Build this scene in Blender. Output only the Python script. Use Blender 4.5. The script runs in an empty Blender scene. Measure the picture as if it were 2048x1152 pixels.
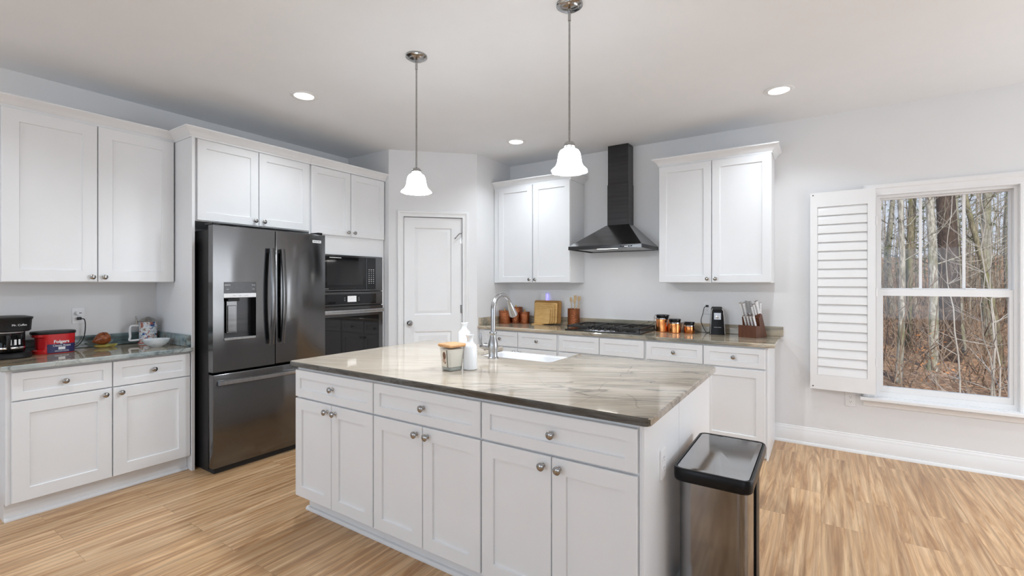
import bpy, bmesh, math, random
from mathutils import Vector, Matrix

# ------------------------------------------------------------------ camera, world, light, exposure
sc = bpy.context.scene
COL = sc.collection
H = 1.375                      # eye height
cam_d = bpy.data.cameras.new('camera'); cam = bpy.data.objects.new('camera', cam_d); COL.objects.link(cam)
cam.location = (0, 0, H); cam.rotation_euler = (math.radians(90), 0, math.radians(33.43))
cam_d.sensor_width = 36; cam_d.lens = 936 * 36 / 2048; cam_d.shift_y = -11 / 2048
cam_d.clip_start = 0.02; cam_d.clip_end = 300
sc.camera = cam
sc.view_settings.view_transform = 'Standard'; sc.view_settings.look = 'None'
sc.view_settings.gamma = 1; sc.view_settings.use_curve_mapping = False
sc.view_settings.exposure = -0.02

world = bpy.data.worlds.new('sky'); sc.world = world; world.use_nodes = True
wn = world.node_tree.nodes; wl = world.node_tree.links
bg = wn['Background']; bg.inputs['Strength'].default_value = 0.9
tc = wn.new('ShaderNodeTexCoord'); sp = wn.new('ShaderNodeSeparateXYZ'); rp = wn.new('ShaderNodeValToRGB')
wl.new(tc.outputs['Generated'], sp.inputs[0]); wl.new(sp.outputs['Z'], rp.inputs[0]); wl.new(rp.outputs[0], bg.inputs[0])
rp.color_ramp.elements[0].position = 0.0; rp.color_ramp.elements[0].color = (0.86, 0.90, 1.0, 1)
rp.color_ramp.elements[1].position = 0.7; rp.color_ramp.elements[1].color = (0.38, 0.58, 1.0, 1)

def light(name, kind, loc, power, color=(1, 1, 1), rot=(0, 0, 0), size=None, size_y=None, angle=None, shape=None, spread=None):
    d = bpy.data.lights.new(name, kind); d.energy = power; d.color = color
    if kind == 'AREA':
        d.shape = shape or ('RECTANGLE' if size_y else 'DISK'); d.size = size
        if size_y: d.size_y = size_y
        if spread: d.spread = spread
    if kind == 'POINT': d.shadow_soft_size = size
    if kind == 'SUN': d.angle = angle
    o = bpy.data.objects.new(name, d); o.location = loc; o.rotation_euler = rot; COL.objects.link(o)
    return o
R90 = math.radians(90)
# sun stands behind the house: it lights the wood outside the window, not the kitchen
light('sun', 'SUN', (0, -10, 20), 4.0, (1.0, 0.94, 0.84), (math.radians(48), 0, math.radians(14)), angle=0.02)
FILL_COL = (0.90, 0.955, 1.0)
light('fill_rear', 'AREA', (-2.6, -3.94, 1.35), 44, (0.70, 0.85, 1.0), (R90, 0, 0), 2.3, 1.55)  # added fill lamp, set in an unseen rear opening
light('fill_rear', 'AREA', (1.3, -3.94, 1.35), 33, (0.70, 0.85, 1.0), (R90, 0, 0), 2.3, 1.55)  # second added rear fill lamp
light('fill_dining', 'AREA', (2.85, 4.63, 1.3), 20, FILL_COL, (-R90, 0, 0), 0.5, 1.5)  # added fill: brightens the right floor and streaks the refrigerator door
light('fill_side', 'AREA', (3.14, 3.1, 1.25), 37, FILL_COL, (R90, 0, R90), 2.4, 1.9)  # added fill from an unseen side opening, for floor and island end
# added ceiling-bounced fill behind the camera, no fixture there
light('fill_up', 'AREA', (0.2, -0.5, 1.75), 10, (0.76, 0.885, 1.0), (math.radians(180), 0, 0), 1.0)
LAMP = (0.86, 0.935, 1.0)
DOWN_W, PEND_W = 6.8, 33.0

# ------------------------------------------------------------------ helpers
ORG = {}
def new(): return bmesh.new()

def obj(name, bm, m, parent=None, at=None, sharp=32):
    bmesh.ops.recalc_face_normals(bm, faces=bm.faces)
    me = bpy.data.meshes.new(name)
    off = ORG[parent.as_pointer()] if parent is not None else Vector(at or (0, 0, 0))
    bmesh.ops.translate(bm, verts=bm.verts, vec=-off)
    bm.to_mesh(me); bm.free()
    for p in me.polygons: p.use_smooth = True
    me.set_sharp_from_angle(angle=math.radians(sharp))
    o = bpy.data.objects.new(name, me); COL.objects.link(o)
    ms = m if isinstance(m, (list, tuple)) else [m]
    for x in ms: me.materials.append(x)
    if parent is not None:
        o.parent = parent; ORG[o.as_pointer()] = off
    else:
        o.location = off; ORG[o.as_pointer()] = off
    return o

def thing(name, label, cat, loc, group=None):
    o = bpy.data.objects.new(name, None); COL.objects.link(o); o.location = loc
    o.empty_display_size = 0.05
    o['label'] = label; o['category'] = cat
    if group: o['group'] = group
    ORG[o.as_pointer()] = Vector(loc)
    return o

def tag(o, label=None, cat=None, group=None, kind=None):
    if label: o['label'] = label
    if cat: o['category'] = cat
    if group: o['group'] = group
    if kind: o['kind'] = kind
    return o

def struct(name, bm, m, parent=None):
    o = obj(name, bm, m, parent)
    if parent is None: o['kind'] = 'structure'
    return o

# frames: (a along the wall, b up, d out of the wall) -> world
def FX(x0): return lambda a, b, d: Vector((x0 + d, a, b))
def FY(y0): return lambda a, b, d: Vector((a, y0 - d, b))
def FYP(y0): return lambda a, b, d: Vector((a, y0 + d, b))
PA, PB = Vector((-3.79, 3.39, 0)), Vector((-3.13, 4.05, 0))
PD = (PB - PA).normalized(); PN = Vector((PD.y, -PD.x, 0))
def FD(a, b, d): return PA + PD * a + PN * d + Vector((0, 0, b))
def FR(ox, oy, ang, oz=0):
    c, s = math.cos(ang), math.sin(ang)
    return lambda a, b, d: Vector((ox + a * c - d * s, oy + a * s + d * c, oz + b))    # d = depth behind a
W3 = lambda x, y, z: Vector((x, y, z))

def box(bm, x0, x1, y0, y1, z0, z1, bev=0.0, F=None, seg=1):
    F = F or (lambda a, b, d: Vector((a, b, d)))
    vs = [bm.verts.new(F(x, y, z)) for x in (x0, x1) for y in (y0, y1) for z in (z0, z1)]
    fs = [bm.faces.new([vs[i] for i in q]) for q in ((0, 1, 3, 2), (4, 6, 7, 5), (0, 4, 5, 1), (2, 3, 7, 6), (0, 2, 6, 4), (1, 5, 7, 3))]
    if bev > 0:
        es = list({e for f in fs for e in f.edges})
        bmesh.ops.recalc_face_normals(bm, faces=fs)
        bmesh.ops.bevel(bm, geom=es, offset=bev, segments=seg, affect='EDGES', profile=0.5)

def fbox(bm, F, a0, a1, b0, b1, d0, d1, bev=0.0, seg=1): box(bm, a0, a1, b0, b1, d0, d1, bev, F, seg)

def offset_poly(P, k):
    n = len(P); out = []
    area = sum(P[i][0] * P[(i + 1) % n][1] - P[(i + 1) % n][0] * P[i][1] for i in range(n))
    sg = 1 if area > 0 else -1
    for i in range(n):
        p, q, r = Vector(P[i - 1]), Vector(P[i]), Vector(P[(i + 1) % n])
        e1, e2 = (q - p).normalized(), (r - q).normalized()
        n1, n2 = Vector((e1.y, -e1.x)) * sg, Vector((e2.y, -e2.x)) * sg
        m = n1 + n2; m = m / max(0.2, m.dot(n1))
        out.append(tuple(q + m * k))
    return out

def prism(bm, poly, z0, z1, ch=0.0, F=None, caps=(True, True)):
    """poly in (a, d); extruded along b with chamfered rims"""
    F = F or (lambda a, b, d: Vector((a, d, b)))
    loops = []
    small = offset_poly(poly, -ch) if ch > 0 else poly
    if ch > 0: spec = [(small, z0), (poly, z0 + ch), (poly, z1 - ch), (small, z1)]
    else: spec = [(poly, z0), (poly, z1)]
    for P, z in spec: loops.append([bm.verts.new(F(p[0], z, p[1])) for p in P])
    n = len(poly)
    for A, B in zip(loops, loops[1:]):
        for i in range(n): bm.faces.new((A[i], A[(i + 1) % n], B[(i + 1) % n], B[i]))
    if caps[0]: bm.faces.new(loops[0][::-1])
    if caps[1]: bm.faces.new(loops[-1])

def loft(bm, rings, cap0=True, cap1=True):
    L = [[bm.verts.new(p) for p in r] for r in rings]; n = len(L[0])
    for A, B in zip(L, L[1:]):
        for i in range(n): bm.faces.new((A[i], A[(i + 1) % n], B[(i + 1) % n], B[i]))
    if cap0: bm.faces.new(L[0][::-1])
    if cap1: bm.faces.new(L[-1])

def rrect(a0, a1, d0, d1, r, seg=5):
    P = []
    for cx, cy, st in ((a1 - r, d1 - r, 0), (a0 + r, d1 - r, 90), (a0 + r, d0 + r, 180), (a1 - r, d0 + r, 270)):
        for k in range(seg + 1):
            t = math.radians(st + 90 * k / seg); P.append((cx + r * math.cos(t), cy + r * math.sin(t)))
    return P

def basis(ax):
    ax = Vector(ax).normalized()
    u = ax.orthogonal().normalized() if abs(ax.z) < 0.99 else Vector((1, 0, 0))
    if abs(ax.z) < 0.99: u = Vector((0, 0, 1)).cross(ax).normalized()
    return u, ax.cross(u).normalized(), ax

def lathe(bm, prof, org, ax=(0, 0, 1), seg=24, mod=None, cap0=True, cap1=True, sx=1, sy=1):
    u, v, w = basis(ax); org = Vector(org); rings = []
    for k, (r, h) in enumerate(prof):
        ring = []
        for i in range(seg):
            t = 2 * math.pi * i / seg
            rr = max(r, 1e-5) * (mod(k, t) if mod else 1)
            ring.append(org + w * h + u * rr * sx * math.cos(t) + v * rr * sy * math.sin(t))
        rings.append(ring)
    loft(bm, rings, cap0, cap1)

def tube(bm, pts, r, seg=10, caps=True):
    pts = [Vector(p) for p in pts]; n = len(pts)
    rs = r if isinstance(r, (list, tuple)) else [r] * n
    t0 = (pts[1] - pts[0]).normalized(); u = t0.orthogonal().normalized(); rings = []
    for i in range(n):
        t = (pts[min(i + 1, n - 1)] - pts[max(i - 1, 0)]).normalized()
        u = (u - t * u.dot(t)).normalized(); v = t.cross(u)
        rings.append([pts[i] + (u * math.cos(2 * math.pi * k / seg) + v * math.sin(2 * math.pi * k / seg)) * rs[i] for k in range(seg)])
    loft(bm, rings, caps, caps)

def curve(ctrl, n=8):
    P = [Vector(c) for c in ctrl]; P = [P[0] * 2 - P[1]] + P + [P[-1] * 2 - P[-2]]; out = []
    for i in range(1, len(P) - 2):
        for k in range(n):
            t = k / n
            out.append(0.5 * ((2 * P[i]) + (P[i + 1] - P[i - 1]) * t + (2 * P[i - 1] - 5 * P[i] + 4 * P[i + 1] - P[i + 2]) * t * t + (3 * P[i] - P[i - 1] - 3 * P[i + 1] + P[i + 2]) * t ** 3))
    out.append(P[-2]); return out

def sweep(bm, path, prof, side=1):
    """profile [(out, z)] carried along a plan path with mitred corners; out is to the right of travel when side = 1"""
    n = len(path); rings = []
    for i in range(n):
        p = Vector(path[i]); ns = []
        if i > 0: e = (Vector(path[i]) - Vector(path[i - 1])).normalized(); ns.append(Vector((e.y, -e.x)) * side)
        if i < n - 1: e = (Vector(path[i + 1]) - Vector(path[i])).normalized(); ns.append(Vector((e.y, -e.x)) * side)
        m = ns[0] if len(ns) == 1 else (ns[0] + ns[1]) / (1 + ns[0].dot(ns[1]))
        rings.append([Vector((p.x + m.x * o, p.y + m.y * o, z)) for o, z in prof])
    loft(bm, rings)

def shaker(bm, F, a0, a1, b0, b1, d0, d1, rail=0.062, rec=0.009, ch=0.0025):
    """a five-piece cabinet front"""
    def ring(k, d): return [F(a0 + k, b0 + k, d), F(a1 - k, b0 + k, d), F(a1 - k, b1 - k, d), F(a0 + k, b1 - k, d)]
    loft(bm, [ring(0, d0), ring(0, d1 - ch), ring(ch, d1), ring(rail, d1), ring(rail + 0.003, d1 - rec), ring(rail + 0.02, d1 - rec)])

def knob(parent, F, a, b, d, m, s=1.0):
    bm = new()
    o = F(a, b, d); ax = F(a, b, d + 1) - o
    lathe(bm, [(0.009 * s, 0), (0.0085 * s, 0.003), (0.0055 * s, 0.006), (0.0055 * s, 0.014 * s), (0.011 * s, 0.018 * s), (0.0165 * s, 0.022 * s), (0.0165 * s, 0.027 * s), (0.011 * s, 0.0315 * s), (0.004 * s, 0.033 * s)], o, ax, 18)
    return obj('knob', bm, m, parent)

def text(name, s, F, a, b, d, size, m, parent, squash=1.0, bend=None, extr=0.0006, bold=0.0):
    cu = bpy.data.curves.new('lettering', 'FONT'); cu.body = s; cu.size = size; cu.extrude = extr; cu.offset = bold
    cu.align_x = 'CENTER'; cu.align_y = 'CENTER'
    t = bpy.data.objects.new('lettering', cu); COL.objects.link(t)
    dg = bpy.context.evaluated_depsgraph_get(); dg.update()
    me0 = bpy.data.meshes.new_from_object(t.evaluated_get(dg))
    bm = new(); bm.from_mesh(me0)
    bpy.data.objects.remove(t); bpy.data.curves.remove(cu); bpy.data.meshes.remove(me0)
    for v in bm.verts:
        x, y, z = v.co.x * squash, v.co.y, v.co.z
        v.co = bend(a + x, b + y, z) if bend else F(a + x, b + y, d + z)
    return obj(name, bm, m, parent)

# ------------------------------------------------------------------ materials
def mat(name, col=(0.8, 0.8, 0.8), rough=0.5, metal=0.0, **kw):
    m = bpy.data.materials.new(name); m.use_nodes = True
    b = m.node_tree.nodes['Principled BSDF']
    b.inputs['Base Color'].default_value = (*col, 1); b.inputs['Roughness'].default_value = rough; b.inputs['Metallic'].default_value = metal
    for k, v in kw.items():
        b.inputs[k.replace('_', ' ')].default_value = v
    return m
class NT:
    def __init__(s, m): s.t = m.node_tree; s.b = s.t.nodes['Principled BSDF']
    def n(s, t, **kw):
        x = s.t.nodes.new('ShaderNode' + t)
        for k, v in kw.items():
            if hasattr(x, k): setattr(x, k, v)
            else: x.inputs[k.replace('_', ' ')].default_value = v
        return x
    def l(s, a, b): s.t.links.new(a, b)
    def pos(s): return s.n('NewGeometry').outputs['Position']
    def map(s, src, loc=(0, 0, 0), rot=(0, 0, 0), scale=(1, 1, 1)):
        x = s.n('Mapping'); x.inputs['Location'].default_value = loc; x.inputs['Rotation'].default_value = rot; x.inputs['Scale'].default_value = scale
        s.l(src, x.inputs['Vector']); return x.outputs[0]
    def noise(s, v, scale, detail=4, rough=0.55, dist=0.0):
        x = s.n('TexNoise'); x.inputs['Scale'].default_value = scale; x.inputs['Detail'].default_value = detail
        x.inputs['Roughness'].default_value = rough; x.inputs['Distortion'].default_value = dist
        s.l(v, x.inputs['Vector']); return x.outputs['Fac']
    def ramp(s, f, stops, interp='LINEAR'):
        x = s.n('ValToRGB'); cr = x.color_ramp; cr.interpolation = interp
        while len(cr.elements) < len(stops): cr.elements.new(0.5)
        for e, (p, c) in zip(cr.elements, stops):
            e.position = p; e.color = (*c, 1) if not isinstance(c, (int, float)) else (c, c, c, 1)
        s.l(f, x.inputs[0]); return x.outputs[0]
    def mix(s, f, a, b, mode='MIX'):
        x = s.n('Mix', data_type='RGBA', blend_type=mode)
        for v, i in ((f, 0), (a, 6), (b, 7)):
            if hasattr(v, 'is_linked') or hasattr(v, 'links'): s.l(v, x.inputs[i])
            elif i == 0: x.inputs[0].default_value = v
            else: x.inputs[i].default_value = (*v, 1)
        return x.outputs[2]
    def math(s, op, a, b=0.0):
        x = s.n('Math', operation=op)
        for v, i in ((a, 0), (b, 1)):
            if hasattr(v, 'links'): s.l(v, x.inputs[i])
            else: x.inputs[i].default_value = v
        return x.outputs[0]
    def bump(s, h, strength=0.2, dist=0.01):
        x = s.n('Bump'); x.inputs['Strength'].default_value = strength; x.inputs['Distance'].default_value = dist
        s.l(h, x.inputs['Height']); s.l(x.outputs[0], s.b.inputs['Normal'])
    def col(s, c): s.l(c, s.b.inputs['Base Color'])

def speck(name, c0, c1, scale, rough=0.5, metal=0.0, stretch=(1, 1, 1), bump=0.0, detail=4, **kw):
    m = mat(name, c0, rough, metal, **kw); t = NT(m)
    f = t.noise(t.map(t.pos(), scale=stretch), scale, detail)
    t.col(t.ramp(f, [(0.3, c0), (0.7, c1)]))
    if bump: t.bump(f, bump, 0.004)
    return m

M = {}
M['wall'] = speck('wall_paint', (0.785, 0.785, 0.79), (0.805, 0.805, 0.81), 3, 0.6)
M['ceil'] = speck('ceiling_paint', (0.85, 0.868, 0.89), (0.87, 0.888, 0.91), 3, 0.8)
M['trim'] = speck('trim_paint', (0.84, 0.84, 0.84), (0.86, 0.86, 0.86), 5, 0.32)
M['cab'] = speck('cabinet_paint', (0.812, 0.82, 0.832), (0.832, 0.84, 0.852), 4, 0.33)
M['nickel'] = speck('polished_nickel', (0.34, 0.335, 0.33), (0.44, 0.435, 0.43), 60, 0.14, 1.0)
M['steel'] = speck('satin_steel', (0.38, 0.38, 0.385), (0.48, 0.48, 0.485), 80, 0.24, 1.0, stretch=(1, 1, 0.05))
M['mirror_steel'] = speck('polished_steel', (0.36, 0.36, 0.365), (0.42, 0.42, 0.425), 4, 0.09, 1.0)
M['can_steel_reflection'] = speck('polished_steel_dark_reflection', (0.20, 0.20, 0.205), (0.26, 0.26, 0.265), 4, 0.10, 1.0)  # the can's dark reflections are painted into this darker copy of the lid steel
M['chrome'] = mat('chrome', (0.75, 0.75, 0.76), 0.08, 1.0)
M['black'] = mat('black_plastic', (0.010, 0.010, 0.011), 0.42, Specular_IOR_Level=0.3)
M['black_gloss'] = mat('black_glass', (0.008, 0.008, 0.009), 0.04)
M['rim_black'] = mat('black_rim', (0.006, 0.006, 0.0065), 0.3, Specular_IOR_Level=0.2)
M['rubber'] = mat('dark_cord', (0.015, 0.015, 0.016), 0.5)
M['white_pl'] = mat('white_plastic', (0.83, 0.83, 0.84), 0.35)
M['dark'] = mat('dark_gap', (0.02, 0.02, 0.02), 0.7)
M['ceramic'] = mat('white_glazed_ceramic', (0.82, 0.83, 0.84), 0.12)
M['sink'] = mat('white_fireclay', (0.86, 0.86, 0.87), 0.12)
M['iron'] = speck('cast_iron', (0.02, 0.019, 0.018), (0.035, 0.033, 0.03), 90, 0.55, 0.2, bump=0.2)
M['silver'] = mat('silver_print', (0.75, 0.75, 0.76), 0.35)
M['grey_print'] = mat('grey_print', (0.42, 0.42, 0.43), 0.4)
M['white_print'] = mat('white_print', (0.85, 0.85, 0.85), 0.5)

def black_stainless():
    m = mat('black_stainless', (0.16, 0.16, 0.165), 0.16, 1.0); t = NT(m)
    v = t.map(t.pos(), scale=(60, 60, 900))
    f = t.noise(v, 1.0, 2)
    t.col(t.ramp(f, [(0.3, (0.15, 0.15, 0.153)), (0.7, (0.18, 0.18, 0.183))]))
    t.b.inputs['Anisotropic'].default_value = 0.75; t.b.inputs['Anisotropic Rotation'].default_value = 0.25
    tg = t.n('Tangent', direction_type='RADIAL', axis='Z'); t.l(tg.outputs[0], t.b.inputs['Tangent'])
    wob = t.noise(t.map(t.pos(), scale=(2.2, 2.2, 0.7)), 1.6, 1)
    t.bump(wob, 0.16, 0.03)
    return m
M['bss'] = black_stainless()
M['hood_steel'] = speck('black_hood_steel', (0.055, 0.055, 0.057), (0.075, 0.075, 0.078), 40, 0.24, 1.0, stretch=(0.05, 0.05, 1))
M['panel_grey'] = speck('dark_panel_steel', (0.085, 0.085, 0.088), (0.10, 0.10, 0.103), 40, 0.3, 0.8)
M['hood_face'] = speck('smoked_steel', (0.20, 0.20, 0.205), (0.26, 0.26, 0.265), 40, 0.2, 1.0, stretch=(0.05, 0.05, 1))

def floor_mat():
    m = mat('plank_floor', (0.5, 0.32, 0.18), 0.36); t = NT(m)
    p = t.pos(); sx = t.n('SeparateXYZ'); t.l(p, sx.inputs[0]); cb = t.n('CombineXYZ')
    t.l(sx.outputs['Y'], cb.inputs['X']); t.l(sx.outputs['X'], cb.inputs['Y'])
    br = t.n('TexBrick', offset=0.37, offset_frequency=2); t.l(cb.outputs[0], br.inputs['Vector'])
    for k, v in (('Color1', (0, 0, 0, 1)), ('Color2', (1, 1, 1, 1)), ('Mortar', (0.5, 0.5, 0.5, 1))): br.inputs[k].default_value = v
    for k, v in (('Scale', 1), ('Mortar Size', 0.0012), ('Mortar Smooth', 0.2), ('Bias', 0), ('Brick Width', 1.22), ('Row Height', 0.178)): br.inputs[k].default_value = v
    tone = br.outputs['Color']; gap = br.outputs['Fac']
    ofs = t.n('VectorMath', operation='MULTIPLY'); t.l(tone, ofs.inputs[0]); ofs.inputs[1].default_value = (7.0, 13.0, 5.0)
    add = t.n('VectorMath', operation='ADD'); t.l(p, add.inputs[0]); t.l(ofs.outputs[0], add.inputs[1])
    long_ = t.map(add.outputs[0], scale=(7.5, 0.62, 1))
    g1 = t.noise(long_, 1.5, 9, 0.64, 1.9)
    g2 = t.noise(t.map(add.outputs[0], scale=(46, 1.1, 1)), 1.4, 5, 0.62, 0.3)
    wv = t.n('TexWave', wave_type='BANDS', bands_direction='X'); t.l(t.map(add.outputs[0], scale=(5, 0.9, 1)), wv.inputs['Vector'])
    for k, v in (('Scale', 1.4), ('Distortion', 7.0), ('Detail', 3.0), ('Detail Scale', 0.8)): wv.inputs[k].default_value = v
    c = t.ramp(g1, [(0.25, (0.23, 0.105, 0.038)), (0.40, (0.49, 0.27, 0.12)), (0.53, (0.70, 0.45, 0.24)), (0.74, (0.87, 0.64, 0.40))])
    c = t.mix(t.math('MULTIPLY', wv.outputs['Fac'], 0.34), c, (0.33, 0.195, 0.105))
    c = t.mix(t.ramp(g2, [(0.34, 0.46), (0.54, 0.0)]), c, (0.26, 0.145, 0.075))
    tt = t.ramp(tone, [(0.0, (0.86, 0.85, 0.84)), (1.0, (1.08, 1.08, 1.09))])
    c = t.mix(1.0, c, tt, 'MULTIPLY')
    c = t.mix(t.math('MULTIPLY', gap, 0.35), c, (0.10, 0.06, 0.035))
    t.col(c)
    t.l(t.ramp(g1, [(0.3, 0.30), (0.7, 0.42)]), t.b.inputs['Roughness'])
    t.bump(t.math('SUBTRACT', g2, t.math('MULTIPLY', gap, 2.0)), 0.12, 0.0015)
    return m
M['floor'] = floor_mat()

def stone(name, cols, ang, dark, veins, seed=0.0, rough=0.045, cream=None, k=1.0):
    """banded quartzite: long streaks, fine lines, dark seams"""
    m = mat(name, cols[1], rough); t = NT(m)
    p = t.map(t.pos(), loc=(seed, seed * 0.7, 0), rot=(0, 0, math.radians(ang)), scale=(k, k, k))
    w = t.n('TexNoise'); w.inputs['Scale'].default_value = 1.3; w.inputs['Detail'].default_value = 3
    t.l(p, w.inputs['Vector'])
    ws = t.n('VectorMath', operation='MULTIPLY'); t.l(w.outputs['Color'], ws.inputs[0]); ws.inputs[1].default_value = (0.05, 0.18, 0.18)
    ad = t.n('VectorMath', operation='ADD'); t.l(p, ad.inputs[0]); t.l(ws.outputs[0], ad.inputs[1]); q = ad.outputs[0]
    b1 = t.noise(t.map(q, scale=(0.55, 5.0, 5.0)), 1.3, 7, 0.6, 0.2)
    b2 = t.noise(t.map(q, scale=(1.6, 26.0, 26.0)), 1.5, 5, 0.6)
    cloud = t.noise(t.map(q, scale=(1.0, 1.8, 1.8)), 1.7, 4)
    c = t.ramp(b1, [(0.30, cols[0]), (0.43, cols[1]), (0.55, cols[2]), (0.70, cols[3])])
    zone = t.ramp(t.noise(t.map(q, loc=(5, 7, 3), scale=(0.5, 2.6, 2.6)), 1.4, 3), [(0.40, 0.15), (0.60, 1.0)])
    c = t.mix(t.math('MULTIPLY', t.ramp(b2, [(0.34, 0.95), (0.55, 0.0)]), zone), c, dark)
    c = t.mix(t.ramp(cloud, [(0.50, 0.0), (0.75, 0.5)]), c, cols[3])
    v1 = t.math('ABSOLUTE', t.math('SUBTRACT', t.noise(t.map(q, loc=(3, 1, 2), scale=(0.5, 2.2, 2.2)), 1.5, 5, 0.5, 0.6), 0.5))
    c = t.mix(t.ramp(v1, [(0.0, veins), (0.012, 0.0)]), c, (dark[0] * 0.28, dark[1] * 0.26, dark[2] * 0.25))
    vo = t.n('TexVoronoi', feature='DISTANCE_TO_EDGE'); vo.inputs['Scale'].default_value = 2.1
    t.l(t.map(q, rot=(0, 0, 0.5), scale=(1.0, 1.7, 1.7)), vo.inputs['Vector'])
    c = t.mix(t.ramp(vo.outputs['Distance'], [(0.0, 0.35), (0.008, 0.0)]), c, (dark[0] * 0.9, dark[1] * 0.75, dark[2] * 0.55))
    if cream:      # reflected pantry light painted in: the slab pales toward the refrigerator end
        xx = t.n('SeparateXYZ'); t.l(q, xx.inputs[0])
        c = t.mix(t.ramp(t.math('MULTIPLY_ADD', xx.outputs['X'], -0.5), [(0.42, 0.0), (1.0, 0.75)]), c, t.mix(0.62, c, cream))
    t.col(c)
    return m
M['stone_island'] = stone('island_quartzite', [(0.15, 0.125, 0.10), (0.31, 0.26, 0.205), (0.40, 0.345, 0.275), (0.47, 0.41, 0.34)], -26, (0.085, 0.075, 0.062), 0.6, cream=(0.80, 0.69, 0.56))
M['stone_back'] = stone('grey_green_quartzite', [(0.15, 0.15, 0.13), (0.34, 0.31, 0.245), (0.52, 0.415, 0.29), (0.60, 0.55, 0.46)], -4, (0.15, 0.15, 0.13), 0.6, 2.3)
M['stone_left'] = stone('brown_teal_quartzite', [(0.10, 0.12, 0.115), (0.32, 0.225, 0.13), (0.38, 0.295, 0.195), (0.40, 0.41, 0.37)], 84, (0.09, 0.085, 0.07), 0.7, 5.1)
M['stone_splash'] = stone('teal_quartzite', [(0.05, 0.09, 0.10), (0.17, 0.25, 0.27), (0.27, 0.36, 0.38), (0.30, 0.29, 0.24)], 84, (0.07, 0.09, 0.09), 0.7, 5.1)
M['stone_pale_edge'] = stone('blue_white_quartzite_edge', [(0.12, 0.16, 0.17), (0.30, 0.35, 0.36), (0.42, 0.46, 0.45), (0.52, 0.53, 0.50)], 60, (0.12, 0.15, 0.15), 0.5, 4.4, 0.1)
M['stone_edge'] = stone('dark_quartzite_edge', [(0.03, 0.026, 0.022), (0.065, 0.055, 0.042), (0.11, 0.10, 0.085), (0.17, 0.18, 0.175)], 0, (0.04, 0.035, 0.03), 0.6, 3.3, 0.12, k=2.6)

def wood(name, c0, c1, stretch, scale=6, rough=0.4):
    m = mat(name, c0, rough); t = NT(m)
    f = t.noise(t.map(t.pos(), scale=stretch), scale, 6, 0.6, 0.4); t.col(t.ramp(f, [(0.32, c0), (0.68, c1)]))
    return m
M['board'] = wood('bamboo', (0.62, 0.36, 0.115), (0.80, 0.54, 0.23), (2, 2, 14))
M['board_rim'] = wood('dark_bamboo', (0.33, 0.16, 0.04), (0.46, 0.25, 0.08), (2, 2, 14))
M['spoon'] = wood('utensil_wood', (0.55, 0.38, 0.20), (0.68, 0.50, 0.30), (12, 12, 1))
M['lid_wood'] = wood('lid_wood', (0.52, 0.25, 0.09), (0.66, 0.38, 0.17), (14, 2, 2))
M['block'] = wood('walnut_block', (0.075, 0.021, 0.008), (0.14, 0.044, 0.017), (9, 9, 1.2))

def hammered(name, c0, c1, scale):
    m = mat(name, c0, 0.22, 1.0); t = NT(m)
    vo = t.n('TexVoronoi', feature='F1'); vo.inputs['Scale'].default_value = scale; t.l(t.pos(), vo.inputs['Vector'])
    t.col(t.ramp(vo.outputs['Distance'], [(0.0, c1), (0.5, c0)])); t.bump(vo.outputs['Distance'], 0.8, 0.004)
    return m
M['copper'] = hammered('hammered_copper', (0.34, 0.115, 0.05), (0.58, 0.25, 0.125), 130)
M['copper_s'] = speck('satin_copper', (0.70, 0.24, 0.07), (0.80, 0.34, 0.13), 30, 0.2, 1.0, stretch=(1, 1, 0.02))
M['brass'] = mat('brass', (0.75, 0.50, 0.17), 0.2, 1.0)
M['wax'] = mat('cream_wax', (0.86, 0.84, 0.76), 0.45)
def clear_mat(name, tint, gloss=0.12, rough=0.02):
    m = bpy.data.materials.new(name); m.use_nodes = True; nt = m.node_tree; nt.nodes.remove(nt.nodes['Principled BSDF'])
    tr = nt.nodes.new('ShaderNodeBsdfTransparent'); gl = nt.nodes.new('ShaderNodeBsdfGlossy'); mx = nt.nodes.new('ShaderNodeMixShader')
    lw = nt.nodes.new('ShaderNodeLayerWeight'); pw = nt.nodes.new('ShaderNodeMath'); pw.operation = 'POWER'; pw.inputs[1].default_value = 4.0
    fr = nt.nodes.new('ShaderNodeMath'); fr.operation = 'MULTIPLY_ADD'; fr.inputs[1].default_value = 0.7; fr.inputs[2].default_value = 0.015
    lw.inputs[0].default_value = 0.5; nt.links.new(lw.outputs['Facing'], pw.inputs[0]); nt.links.new(pw.outputs[0], fr.inputs[0])
    tr.inputs[0].default_value = (*tint, 1); gl.inputs['Roughness'].default_value = rough
    nt.links.new(fr.outputs[0], mx.inputs[0]); nt.links.new(tr.outputs[0], mx.inputs[1]); nt.links.new(gl.outputs[0], mx.inputs[2])
    nt.links.new(mx.outputs[0], nt.nodes['Material Output'].inputs[0]); return m
M['glass'] = clear_mat('window_glass', (0.97, 0.98, 0.98))
M['jar_glass'] = clear_mat('jar_glass', (0.965, 0.96, 0.955))
M['dark_glass'] = clear_mat('carafe_glass', (0.30, 0.31, 0.32))
def emit(name, col, s):
    m = mat(name, (0.9, 0.9, 0.9), 0.4); b = m.node_tree.nodes['Principled BSDF']
    b.inputs['Emission Color'].default_value = (*col, 1); b.inputs['Emission Strength'].default_value = s; return m
M['lamp_on'] = emit('lit_diffuser', (0.95, 0.98, 1.0), 9.0)
M['shade_on'] = emit('lit_frosted_glass', (0.83, 0.92, 1.0), 18.0)
M['led'] = emit('hood_led', (1, 0.98, 0.95), 6.0)
M['blue_led'] = emit('night_light_glow', (0.16, 0.12, 1.0), 1.2)
M['display'] = emit('lit_display', (0.62, 0.63, 0.66), 0.08)
M['red'] = mat('red_plastic', (0.50, 0.012, 0.015), 0.25)
M['navy'] = mat('navy_label', (0.02, 0.022, 0.09), 0.35)
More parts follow.
